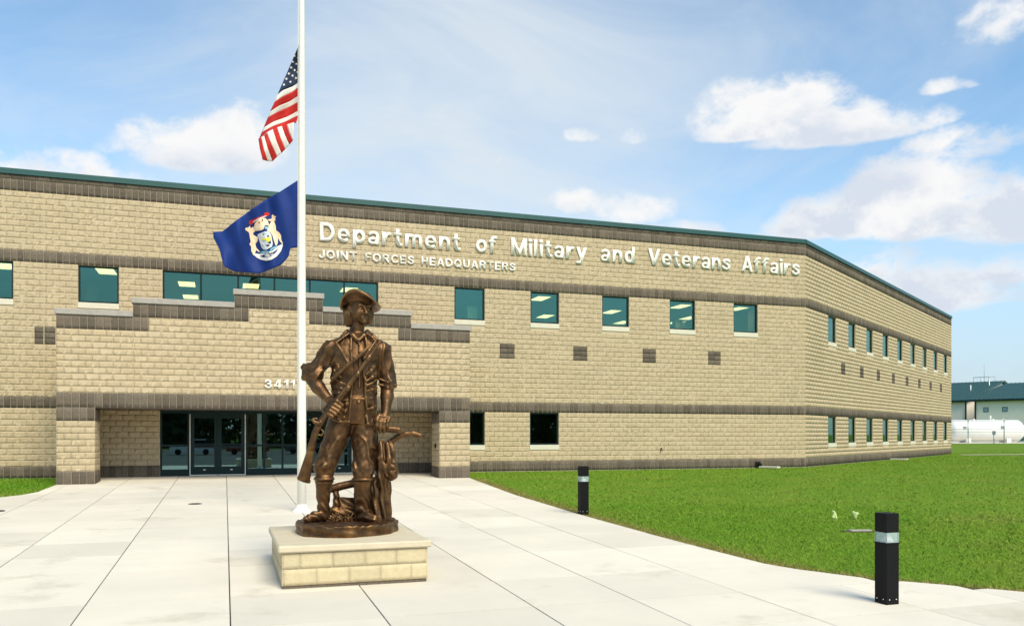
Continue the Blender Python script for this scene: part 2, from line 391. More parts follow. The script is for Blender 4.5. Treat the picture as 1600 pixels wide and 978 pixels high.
def wall_cells(sb, zb, holes, thick, M, back=.0):
    """solid wall with rectangular holes: front face at y=back, only outer faces and reveals"""
    ss = sorted(set([round(x, 4) for x in sb]+[round(h[i], 4) for h in holes for i in (0, 1) if sb[0] < h[i] < sb[-1]]))
    zz = sorted(set([round(x, 4) for x in zb]+[round(h[i], 4) for h in holes for i in (2, 3) if zb[0] < h[i] < zb[-1]]))
    ns, nz = len(ss)-1, len(zz)-1
    fill = np.ones((ns, nz), bool)
    for i in range(ns):
        for j in range(nz):
            cx, cz = (ss[i]+ss[i+1])/2, (zz[j]+zz[j+1])/2
            if any(h[0] < cx < h[1] and h[2] < cz < h[3] for h in holes): fill[i, j] = False
    mb = MB(); y0, y1 = back, back+thick
    for i in range(ns):
        for j in range(nz):
            if not fill[i, j]: continue
            a, b, c, d = ss[i], ss[i+1], zz[j], zz[j+1]
            q = [((a, y0, c), (b, y0, c), (b, y0, d), (a, y0, d)), ((a, y1, c), (a, y1, d), (b, y1, d), (b, y1, c))]
            if i == 0 or not fill[i-1, j]: q.append(((a, y0, c), (a, y0, d), (a, y1, d), (a, y1, c)))
            if i == ns-1 or not fill[i+1, j]: q.append(((b, y0, c), (b, y1, c), (b, y1, d), (b, y0, d)))
            if j == 0 or not fill[i, j-1]: q.append(((a, y0, c), (a, y1, c), (b, y1, c), (b, y0, c)))
            if j == nz-1 or not fill[i, j+1]: q.append(((a, y0, d), (b, y0, d), (b, y1, d), (a, y1, d)))
            for f in q: mb.poly([M @ Vector(p) for p in f], [(0, 1, 2, 3)])
    return mb
def courses(s0, s1, z0, z1, bw, bh, holes, bond=True, phase=0.0, j=.006):
    """list of (s0,s1,z0,z1) blocks laid in courses, clipped round the holes"""
    out = []; z = z0; row = 0
    while z < z1-.02:
        zt = min(z+bh, z1)
        if z1-zt < .03: zt = z1
        hs = sorted([h for h in holes if h[2] < zt-.01 and h[3] > z+.01])
        x = s0-((bw/2 if (row % 2 and bond) else 0)+phase) % bw
        while x < s1-.01:
            a, b = max(x, s0), min(x+bw, s1); segs = [(a, b)]
            for h in hs:
                ns = []
                for (p, q) in segs:
                    if h[1] <= p or h[0] >= q: ns.append((p, q)); continue
                    if h[0]-p > .03: ns.append((p, h[0]))
                    if q-h[1] > .03: ns.append((h[1], q))
                segs = ns
            for (p, q) in segs:
                if q-p > .03: out.append((p+j/2, q-j/2, z+j/2, zt-j/2))
            x += bw
        z = zt; row += 1
    return out
NX, NZ = 6, 4
def block_grid(bl, rough, depth, nx=NX, nz=NZ, base=0.0):
    """vertices (wall frame, y = into wall) and quads of split-face blocks with skirts"""
    bl = np.asarray(bl, float); n = len(bl)
    tx = np.linspace(0, 1, nx); tz = np.linspace(0, 1, nz); TX, TZ = np.meshgrid(tx, tz); TX, TZ = TX.ravel(), TZ.ravel(); m = nx*nz
    X = bl[:, 0:1]+(bl[:, 1]-bl[:, 0])[:, None]*TX; Z = bl[:, 2:3]+(bl[:, 3]-bl[:, 2])[:, None]*TZ
    inner = ((TX > 0) & (TX < 1) & (TZ > 0) & (TZ < 1)).astype(float)
    Y = -base-.009-rough*(RNG.random((n, m))-.5)*(.35+1.0*inner)-rough*.12*RNG.random((n, 1))
    Vf = np.stack([X, Y, Z], -1)
    ring = [i for i in range(nx)]+[nx*k+nx-1 for k in range(1, nz)]+[nx*(nz-1)+i for i in range(nx-2, -1, -1)]+[nx*k for k in range(nz-2, 0, -1)]
    Vs = Vf[:, ring, :].copy(); Vs[:, :, 1] = depth
    Vall = np.concatenate([Vf, Vs], 1); nv = Vall.shape[1]; r = len(ring)
    F = [(k*nx+i, k*nx+i+1, (k+1)*nx+i+1, (k+1)*nx+i) for k in range(nz-1) for i in range(nx-1)]
    F += [(ring[(i+1) % r], ring[i], m+i, m+(i+1) % r) for i in range(r)]
    F = np.array(F)[None]+(np.arange(n)*nv)[:, None, None]
    return Vall.reshape(-1, 3), F.reshape(-1, 4)
def block_mass(name, bl, M, material, parent, rough=.0115, nx=NX, nz=NZ, base=0.0):
    Vv, F = block_grid(bl, rough, .014, nx, nz, base)
    o = link(name, np_mesh(name, xf(to_b(M), Vv), F), material, parent); o['kind'] = 'stuff'; return o
_bc = {}
def block_objs(name, bl, M, material, parent, rough=.009, base=0.0):
    """single blocks; alike blocks share mesh data"""
    Mb = to_b(M)
    for b in bl:
        w, h = round(b[1]-b[0], 3), round(b[3]-b[2], 3); key = (name, w, h, random.randrange(5))
        if key not in _bc:
            Vv, F = block_grid([(-w/2, w/2, 0, h)], rough, .014, NX, NZ, base); me = np_mesh(name, Vv, F); me.materials.append(material); _bc[key] = me
        o = bpy.data.objects.new(name, _bc[key]); COL.objects.link(o); o.parent = parent
        o.matrix_local = Mb @ Matrix.Translation(((b[0]+b[1])/2, 0, b[2]))

# openings ----------------------------------------------------------
Z_B0, Z_L0, Z_L1, Z_M0, Z_M1, Z_T0, Z_T1, Z_C0, Z_C1 = .39, 2.34, 2.73, 7.215, 7.605, 9.555, 9.945, 10.12, 10.29
WZ2, WZ1 = (5.955, 7.215), (1.045, 2.34); SILL = .205
main_win = [(-7.92, -6.66, 2), (-4.72, -3.46, 2)]+[(8.486+3.163*k, 9.72+3.163*k, 2) for k in range(5)]+[(8.486, 9.72, 1), (11.62, 12.87, 1), (-17.4, -16.15, 2), (-14.2, -12.95, 2), (-11.05, -9.8, 2)]
strip = (-2.064, 5.504, 5.90, 7.215)
wing_win = [(3.20+3.2*k, 4.42+3.2*k, f) for k in range(9) for f in (2, 1)]
def wz(f): return WZ2 if f == 2 else WZ1
S_L = -20.0; WL = 31.45
h_main = [(a, b, wz(f)[0]-SILL, wz(f)[1]) for a, b, f in main_win]+[(strip[0], strip[1], strip[2], strip[3])]
lobby = (-2.12, 5.44, 0.0, 2.34)
h_wing = [(a, b, wz(f)[0]-SILL, wz(f)[1]) for a, b, f in wing_win]
sq_main = [(-6.03, -5.39, 4.485, 5.07)]+[(10.345+3.17*k, 10.965+3.17*k, 4.485, 5.07) for k in range(4)]
sq_wing = [(5.2+3.2*k, 5.85+3.2*k, 4.485, 5.07) for k in range(8)]
def wall_block(nm, s0, s1, holes, squares, M, extra=()):
    w = wall_cells([s0, s1], [-.35, Z_C0], list(holes)+list(extra), .3, M, -.0075)
    w.v = [tuple(INV @ Vector(p)) for p in w.v]
    return w.build(nm, K['mortar'], BLD)
wall_m = wall_block('wall', S_L, 24.9, h_main, sq_main, F_MAIN, [lobby])
wall_w = wall_block('wall', 0, WL, h_wing, sq_wing, F_WING)
# pieces of wall
tan_bl = []
cover = (-4.82, 8.16, -1, 2.25)      # hidden behind the portico, not laid
for z0, z1 in ((Z_B0, Z_L0), (Z_L1, Z_M0), (Z_M1, Z_T0)):
    tan_bl += courses(S_L, 24.895, z0, z1, 2*MOD, MOD, h_main+sq_main+[lobby, cover], phase=.12)
block_mass('wall_blocks', tan_bl, F_MAIN, K['tan'], BLD, nx=8, nz=5)
tan_w = []
for z0, z1 in ((Z_B0, Z_L0), (Z_L1, Z_M0), (Z_M1, Z_T0)):
    tan_w += courses(.01, WL, z0, z1, 2*MOD, MOD, h_wing+sq_wing)
block_mass('wall_blocks', tan_w, F_WING, K['tan'], BLD, rough=.004, nx=4, nz=3)
# dark backing strips for grey joints, then the dark soldier blocks
def dark_back(s0, s1, z0, z1, M, holes=()):
    mb = wall_cells([s0, s1], [z0, z1], list(holes), .05, M, -.009); mb.v = [tuple(INV @ Vector(p)) for p in mb.v]; return mb.build('joint_backing', K['dmortar'], BLD)
dk_main = []
for z0, z1 in ((Z_L0, Z_L1), (Z_M0, Z_M1), (Z_T0, Z_T1)):
    dk_main += courses(S_L, 24.895, z0, z1, MOD, z1-z0, [cover] if z0 < 2 else [], bond=False, j=.015)
    dark_back(S_L, 24.9, z0+.003, z1-.003, F_MAIN); dark_back(0, WL, z0+.003, z1-.003, F_WING)
base_m = courses(S_L, 24.895, 0, Z_B0, MOD, Z_B0, [(-4.82, 8.16, -1, 1), ], bond=False, j=.012)
dark_back(S_L, -4.0, -.3, Z_B0-.003, F_MAIN); dark_back(7.5, 24.9, -.3, Z_B0-.003, F_MAIN); dark_back(0, WL, -.3, Z_B0-.003, F_WING)
dk_main += base_m
top_m = courses(S_L, 24.895, Z_T1, Z_C0, 2*MOD, Z_C0-Z_T1, [], bond=False); dark_back(S_L, 24.9, Z_T1, Z_C0, F_MAIN); dark_back(0, WL, Z_T1, Z_C0, F_WING)
for s in sq_main: dark_back(s[0], s[1], s[2]+.003, s[3]-.003, F_MAIN)
for s in sq_wing: dark_back(s[0], s[1], s[2]+.003, s[3]-.003, F_WING)
sq_bl = [b for s in sq_main for b in courses(s[0], s[1], s[2], s[3], .31, MOD, [], bond=False)]
# the nearest (leftmost in view) band blocks are single parts, the rest one mass
vis = sorted([b for b in dk_main if b[0] > -7.3 and not (-4.8 < b[0] < 8.1 and b[2] < 5)], key=lambda b: b[0])
near_dk, far_dk = vis[:150], vis[150:]+[b for b in dk_main if b[0] <= -7.3]
block_objs('band_block', near_dk, F_MAIN, K['dark'], BLD, .008, .006)
block_mass('band_blocks', far_dk+top_m, F_MAIN, K['dark'], BLD, .008, base=.006)
block_objs('accent_block', sq_bl, F_MAIN, K['dark'], BLD, .004, .006)
dk_w = []
for z0, z1 in ((0, Z_B0), (Z_L0, Z_L1), (Z_M0, Z_M1), (Z_T0, Z_T1)): dk_w += courses(.01, WL, z0, z1, MOD, z1-z0, [], bond=False, j=.014)
dk_w += courses(.01, WL, Z_T1, Z_C0, 2*MOD, Z_C0-Z_T1, [], bond=False)
dk_w += [b for s in sq_wing for b in courses(s[0], s[1], s[2], s[3], .31, MOD, [], bond=False)]
block_mass('band_blocks', dk_w, F_WING, K['dark'], BLD, .007, 3, 3, base=.006)

# roof, green edge, back walls, interiors
n_in = Vector((-.5426, .84)); wd = Vector((.84, .5426))
def ins(p, d): return p
E0 = Vector((24.9, V0)); E1 = E0+wd*WL
foot = [(S_L, V0+.31), (24.9-.09, V0+.31), tuple(E1+n_in*.31), tuple(E1+n_in*18), (S_L, V0+34)]
def flat(name, z0, z1, material, poly=foot):
    n = len(poly); mb = MB(); mb.poly([(x, y-V0, z) for z in (z0, z1) for x, y in poly], [tuple(range(n-1, -1, -1)), tuple(range(n, 2*n))]+[(i, (i+1) % n, n+(i+1) % n, n+i) for i in range(n)])
    return mb.build(name, material, BLD)
flat('roof', 9.55, 9.75, K['precast']); flat('ceiling', 7.40, 7.5, K['tile']); flat('upper_floor', 4.55, 4.65, K['carpet']); flat('lower_ceiling', 2.9, 3.0, K['tile']); flat('ground_floor', -.08, 0.0, K['carpet'])
mb = MB()
mb.box(S_L, 24.9, 9.0, 9.2, 0, 9.5); mb.box(S_L-.3, S_L, 0, 34, -.3, 10.1); mb.build('partition_wall', K['room'], BLD)
mb = MB(); mb.box(1, WL, 7.0, 7.2, 0, 9.5, to_b(F_WING)); mb.build('partition_wall', K['room'], BLD)
mb = MB(); mb.box(WL-.3, WL-.02, .32, 18, -.3, 10.1, to_b(F_WING)); mb.build('end_wall', K['tan'], BLD)
for (a, b) in ((-6.2, -6.1), (-2.6, -2.5), (7.0, 7.1), (10.4, 10.5), (23.6, 23.7)):
    mb = MB(); mb.box(a, b, .32, 9.0, 4.66, 7.39); mb.build('partition_wall', K['room'], BLD)
for M, s0, s1 in ((F_MAIN, S_L, 24.9), (F_WING, 0, WL)):
    t = math.tan(W_ANG/2)
    mb = MB(); prof = [(-.06, Z_C0-.02), (-.075, Z_C0-.02), (-.075, Z_C1-.03), (-.055, Z_C1), (.33, Z_C1+.01), (.33, Z_C0-.02)]
    def end(s, y, sg): return s+sg*(-y)*t if sg else s
    e0, e1 = (0, -1) if M is F_MAIN else (1, 0)
    # mitre at the shared corner
    pts = []
    for s, mi in ((s0, 0 if M is F_MAIN else -1), (s1, 1 if M is F_MAIN else 0)):
        for y, z in prof: pts.append(to_b(M) @ Vector((s-mi*y*t*(-1 if False else 1)*(-1), y, z)) if mi else to_b(M) @ Vector((s, y, z)))
    n = len(prof); mb.poly(pts, [tuple(range(n)), tuple(range(2*n-1, n-1, -1))]+[(i, i+n, (i+1) % n+n, (i+1) % n) for i in range(n)])
    mb.build('roof_edge', K['green'], BLD)
# windows -----------------------------------------------------------
_wm = {}
def window(w, h, M, s, z, sill=True, mull=(), ft=.055):
    key = (round(w, 2), round(h, 2), tuple(mull))
    if key not in _wm:
        f = MB(); f.box(0, ft, .05, .13, 0, h); f.box(w-ft, w, .05, .13, 0, h); f.box(ft, w-ft, .052, .128, 0, ft); f.box(ft, w-ft, .052, .128, h-ft, h)
        for m in mull: f.box(m-ft*.6, m+ft*.6, .051, .129, ft, h-ft)
        xs = [ft]+[v for m in mull for v in (m-ft*.6, m+ft*.6)]+[w-ft]
        g = []
        for a, b in zip(xs[::2], xs[1::2]):
            p = MB(); p.box(a, b, .085, .095, ft, h-ft); me = p.mesh('pane'); me.materials.append(K['glass']); g.append(me)
        s_ = MB(); s_.box(-.012, w+.012, -.035, .13, -SILL+.004, -.004, bev=.008); sm = s_.mesh('sill'); sm.materials.append(K['sill'])
        fm = f.mesh('window'); fm.materials.append(K['frame']); _wm[key] = (fm, g, sm)
    fm, g, sm = _wm[key]
    o = link('window', fm, None, BLD); o.matrix_local = to_b(M) @ Matrix.Translation((s, 0, z))
    for me in g: link('pane', me, None, o)
    if sill: link('sill', sm, None, o)
    return o
for a, b, f in main_win: window(b-a, wz(f)[1]-wz(f)[0], F_MAIN, a, wz(f)[0])
for a, b, f in wing_win: window(b-a, wz(f)[1]-wz(f)[0], F_WING, a, wz(f)[0])
window(strip[1]-strip[0], strip[3]-strip[2], F_MAIN, strip[0], strip[2], False, [1.26*k for k in range(1, 6)])
# fluorescent ceiling panels seen through the upper windows
def lightpt(px, py):
    d = px_dir(px, py); D = (7.39-CAM_H)/d.z; return d.x*D, d.y*D
lp = [(292, 443), (298, 463), (392, 446), (400, 466), (166, 423), (8, 415), (844, 465.5), (852, 493.5), (955, 486.5), (973, 503), (1063, 478), (1056, 503), (1077, 496), (1151, 482), (545, 452)]
names = ['front panel in the left pane of the strip window', 'rear panel in the left pane of the strip window', 'front panel above the flag in the strip window', 'rear panel behind the flag in the strip window', 'panel edge in the upper window left of the strip window', 'panel in the upper window at the left edge',
         'front panel in the second upper window right of the statue', 'rear panel in the second upper window right of the statue', 'front panel in the third upper window right of the statue', 'rear panel in the third upper window right of the statue', 'front panel in the fourth upper window right of the statue', 'lower left panel in the fourth upper window right of the statue', 'small right panel in the fourth upper window right of the statue', 'panel in the upper window nearest the building corner', 'panel behind the hat in the strip window']
for i, (px, py) in enumerate(lp):
    u, v = lightpt(px, py)
    o = empty('ceiling_light', (u, v, 7.375))
    mb = MB(); mb.box(-.3, .3, -.6, .6, -.004, .004); mb.build('diffuser', K['lamp'], o)
    mb = MB(); mb.box(-.34, -.305, -.64, .64, -.02, .02); mb.box(.305, .34, -.64, .64, -.02, .02); mb.box(-.305, .305, -.64, -.605, -.02, .02); mb.box(-.305, .305, .605, .64, -.02, .02); mb.build('rim', K['white'], o)
    setp(o, 'lit ceiling light, '+names[i], 'ceiling light', 'lit ceiling panels behind the upper windows')

# things standing behind the upper windows
for (nm, cat, u0, u1, z0, z1, y, lab, cm) in (('cabinet', 'cabinet', 9.22, 9.66, 4.66, 6.62, .75, 'pale cabinet behind the first upper window right of the statue', K['white']), ('cabinet', 'cabinet', 21.95, 22.7, 4.66, 7.1, 1.2, 'pale cabinet behind the upper window nearest the corner', K['room']), ('cabinet', 'cabinet', -4.6, -4.3, 4.66, 6.7, .8, 'dark narrow cabinet behind the upper window above the portico end', K['halldark_'] if 'halldark_' in K else K['carpet'])):
    o = empty(nm, (u0, V0+y, z0)); setp(o, lab, cat)
    mb = MB(); mb.box(0, u1-u0, 0, .4, 0, z1-z0, bev=.01); mb.build('carcass', cm, o); mb = MB(); mb.box(.02, u1-u0-.02, -.02, -.002, .05, (z1-z0)/2); mb.box(.02, u1-u0-.02, -.02, -.002, (z1-z0)/2+.02, z1-z0-.04); mb.build('drawer_front', cm, o)

for u in (-5.75, -2.10, 14.76, 22.40):
    mb = MB()
    for z0, z1 in ((Z_B0, Z_L0), (Z_L1, Z_M0), (Z_M1, Z_T0)):
        if -4.9 < u < 8.2 and z1 < 5: continue
        zz = WZ2[0]-SILL if (u in (-2.10,) and z0 > 2 and z0 < 3) else z0
        mb.box(u-.012, u+.012, -.018, .0, max(z0, 0) if u != -2.10 or z0 > 7 else 4.9, z1)
    mb.build('control_joint', K['mortar'], BLD)

for u, v, lab in ((1.0, 34.4, 'lit ceiling light inside the lobby behind the middle glass'), (3.4, 36.2, 'lit ceiling light deep in the lobby behind the right doors'), (12.9, 35.0, 'added light panel brightening the room behind the ground floor window right of the portico')):  # the panel outside the lobby is added to brighten its dark room
    o = empty('ceiling_light', (u, v, 2.885)); setp(o, lab, 'ceiling light', 'lit ceiling panels behind the lower windows')
    mb = MB(); mb.box(-.3, .3, -.6, .6, -.004, .004); mb.build('diffuser', K['lamp'], o)
    mb = MB(); mb.box(-.34, .34, -.64, .64, .006, .013); mb.build('rim', K['white'], o)
# ------------------------------------------------------------------ entrance portico (part of the building)
PU = [-4.83, -2.70, .30, 3.08, 6.06, 8.17]; DK_END = {0: -2.24, 1: .74}; 
PT = [5.10, 5.53, 5.96, 5.53, 5.10]           # top of dark blocks per step
DT = .43
POR = empty('entrance_portico', (0, VP-V0, 0), parent=BLD)
OPEN = (-3.78, 7.08, -1, 2.28)
def P_b(mb, name, material): 
    mb.v = [(x, y-VP, z) for x, y, z in mb.v]; return mb.build(name, material, POR)
# dark regions (u0,u1,z0,z1): stepped band, lintel band, pillar capitals, pillar bases
dark_r = []
for i in range(5):
    dark_r.append((PU[i], PU[i+1], PT[i]-DT, PT[i]))
steps = [(-2.70, -2.24, 4.67, 5.10), (.30, .74, 5.10, 5.53), (2.64, 3.08, 5.10, 5.53), (5.62, 6.06, 4.67, 5.10)]
dark_r += steps
PB = -.13
dark_r += [(PU[0], PU[5], 2.28, 2.73), (PU[0], OPEN[0], 1.87, 2.28), (OPEN[1], PU[5], 1.87, 2.28), (PU[0], OPEN[0], PB, .33), (OPEN[1], PU[5], PB, .33)]
core = MB()
def front_cell(u0, u1, z0, z1, th=.30): core.box(u0, u1, VP-.0075, VP+th, z0, z1)
for i in range(5): front_cell(PU[i], PU[i+1], 2.30, PT[i])
core.box(PU[0], OPEN[0], VP-.0075, VP+1.15, PB-.2, 2.30); core.box(OPEN[1], PU[5], VP-.0075, VP+1.15, PB-.2, 2.30)
P_b(core, 'portico_core', K['mortar'])
mb = MB()
mb.box(PU[0]+.02, PU[0]+.3, VP+.31, V0, 2.34, 4.9); mb.box(PU[5]-.3, PU[5]-.02, VP+.31, V0, 2.34, 4.9); mb.box(PU[0]+.31, PU[5]-.31, VP+.31, V0, 4.45, 4.6); mb.box(PU[0]+.02, PU[0]+.3, VP+1.16, V0, -.3, 2.30); mb.box(PU[5]-.3, PU[5]-.02, VP+1.16, V0, -.3, 2.30)
P_b(mb, 'side_wall', K['tan'])
mb = MB(); mb.box(PU[0]+.05, PU[5]-.05, VP+.301, 31.50, 2.305, 2.335); P_b(mb, 'soffit', K['soffit'])
# joint colour behind dark blocks, then the blocks
mb = MB()
for r in dark_r: mb.box(r[0]+.002, r[1]-.002, VP-.009, VP+.02, r[2]+.002, r[3]-.002)
P_b(mb, 'joint_backing', K['dmortar'])
pd = []
for r in dark_r[:9]: pd += courses(r[0], r[1], r[2], r[3], .215, r[3]-r[2], [], bond=False, j=.013)
pd += courses(PU[0], PU[5], 2.28, 2.73, .212, .45, [], bond=False, j=.013)
for r in dark_r[10:12]: pd += courses(r[0], r[1], r[2], r[3], .21, r[3]-r[2], [], bond=False, j=.013)
for r in dark_r[12:]: pd += courses(r[0], r[1], r[2], r[3], .21, r[3]-r[2], [], bond=False, j=.013)
F_P = F_PORT
def block_objs_p(name, bl, M, material, rough, base=0.0):
    n0 = set(POR.children); global INV
    old = INV; INV = Matrix.Translation((0, -VP, 0)); block_objs(name, bl, M, material, POR, rough, base); INV = old
block_objs_p('band_block', pd[:150], F_P, K['dark'], .006, .006)
INVP = Matrix.Translation((0, -VP, 0))
def mass_p(name, bl, M, material, rough, base=0.0):
    global INV
    old = INV; INV = INVP; o = block_mass(name, bl, M, material, POR, rough, base=base); INV = old; return o
if len(pd) > 150: mass_p('band_blocks', pd[150:], F_P, K['dark'], .006, .006)
holes_t = [(r[0]-.001, r[1]+.001, r[2], r[3]) for r in steps]
pt = []
for i in range(5): pt += [b for b in courses(PU[0], PU[5], 2.73, PT[i]-DT, .39, .194, [(-99, PU[i], 0, 9), (PU[i+1], 99, 0, 9)]+holes_t)]
pil = []
for a, b in ((PU[0], OPEN[0]), (OPEN[1], PU[5])): pil += courses(a, b, .33, 1.87, .39, .1925, [])
# join the pieces of courses cut at the step lines back together is not needed: each is one block
allp = pil+sorted(pt, key=lambda b: b[0])
block_objs_p('block', allp[:300], F_P, K['tan'], .0085)
if len(allp) > 300: mass_p('blocks', allp[300:], F_P, K['tan'], .0085)
# inner sides of the pillars
F_PL = frame(OPEN[0], VP, R(90)); F_PR = frame(OPEN[1], VP+1.15, R(-90))
side = courses(0, 1.15, .33, 1.87, .39, .1925, []); sdk = courses(0, 1.15, PB, .33, .21, .46, [], bond=False)+courses(0, 1.15, 1.87, 2.28, .21, .41, [], bond=False)
for Mf in (F_PL, F_PR):
    mass_p('blocks', side, Mf, K['tan'], .006); mass_p('band_blocks', sdk, Mf, K['dark'], .006, .006)
# copings
for i in range(5):
    a, b = PU[i], PU[i+1]
    a -= .05 if i <= 2 else -.0; b += .05 if i >= 2 else -.0
    mb = MB(); mb.box(a, b, VP-.06, VP+.36, PT[i]+.003, PT[i]+.18, bev=.015); P_b(mb, 'coping', K['precast'])
# recess back walls beside the glazing
VD = 31.50
F_RB = frame(0, VD, 0)
for a_, b_ in ((-4.5, -2.125), (5.445, 7.9)): mb = MB(); mb.box(a_, b_, VD-.0075, VD+.30, -.1, 2.30); P_b(mb, 'recess_wall', K['mortar'])
rb = courses(-4.5, -2.13, .39, 2.30, .39, .195, [])+courses(5.45, 7.9, .39, 2.30, .39, .195, [])
mass_p('blocks', rb, F_RB, K['tan'], .009)
mass_p('band_blocks', courses(-4.5, -2.13, -.03, .39, .195, .42, [], bond=False)+courses(5.45, 7.9, -.03, .39, .195, .42, [], bond=False), F_RB, K['dark'], .005, .006)
# lobby glazing -----------------------------------------------------
ZH = 2.30
def gl_frame(u0, u1, rails, mulls, name='lobby_window'):
    f = MB(); y0, y1 = VD+.06, VD+.17; w = .06
    f.box(u0, u0+w, y0, y1, 0, ZH); f.box(u1-w, u1, y0, y1, 0, ZH); f.box(u0+w, u1-w, y0+.002, y1-.002, ZH-.09, ZH); f.box(u0+w, u1-w, y0+.002, y1-.002, 0, .24)
    for m in mulls: f.box(m-.035, m+.035, y0+.001, y1-.001, .24, ZH-.09)
    for r in rails: f.box(u0+w, u1-w, y0+.003, y1-.003, r-.035, r+.035)
    o = P_b(f, name, K['frame'])
    g = MB(); g.box(u0+w, u1-w, VD+.11, VD+.12, .24, ZH-.09); g.v = [(x, y-VP, z) for x, y, z in g.v]; link('pane', g.mesh('pane'), K['dglass'], o)
    return o
gl_frame(-2.12, -1.175, [1.07], []); gl_frame(.71, 2.615, [1.07], [1.34, 1.98]); gl_frame(4.49, 5.44, [1.07], [])
for du in (-1.17, 2.62):
    o = MB(); o.box(du, du+.03, VD+.03, VD+.07, .02, 2.17); o.box(du+1.845, du+1.875, VD+.03, VD+.07, .02, 2.17); o.box(du+.03, du+.925, VD+.03, VD+.07, .02, .05); o.box(du+.95, du+1.845, VD+.03, VD+.07, .02, .05)
    P_b(o, 'door_trim', K['white'])
    o = MB(); o.box(du, du+1.875, VD+.062, VD+.17, 2.175, ZH); P_b(o, 'transom', K['frame'])
    for a in (du+.035, du+.94):
        b = a+.90; f = MB(); y0, y1 = VD+.07, VD+.13
        f.box(a, a+.12, y0, y1, .055, 2.17); f.box(b-.12, b, y0, y1, .055, 2.17); f.box(a+.12, b-.12, y0+.002, y1-.002, .055, .33); f.box(a+.12, b-.12, y0+.002, y1-.002, 2.03, 2.17); f.box(a+.12, b-.12, y0+.002, y1-.002, .98, 1.14)
        d = P_b(f, 'door', K['frame'])
        g = MB(); g.box(a+.12, b-.12, VD+.095, VD+.105, .33, 2.03); g.v = [(x, y-VP, z) for x, y, z in g.v]; link('pane', g.mesh('pane'), K['dglass'], d)
        h = MB(); h.box((a+b)/2-.30, (a+b)/2+.30, y0-.05, y0-.02, 1.05, 1.085); h.box((a+b)/2-.29, (a+b)/2-.26, y0-.021, y0, 1.055, 1.08); h.box((a+b)/2+.26, (a+b)/2+.29, y0-.021, y0, 1.055, 1.08); h.v = [(x, y-VP, z) for x, y, z in h.v]; link('push_bar', h.mesh('push_bar'), K['black'], d)
        t = MB(); t.box((a+b)/2-.035, (a+b)/2+.045, y0-.004, y0, .20, .235); t.v = [(x, y-VP, z) for x, y, z in t.v]; link('door_plate', t.mesh('door_plate'), K['white'], d)
# door button on the inner side of the right pillar
mb = MB(); mb.tube([(OPEN[1]-.004, VP+.55, 1.05), (OPEN[1]-.03, VP+.55, 1.05)], .085, 18); mb.tube([(OPEN[1]-.031, VP+.55, 1.05), (OPEN[1]-.045, VP+.55, 1.05)], .05, 18)
P_b(mb, 'door_button', K['black'])

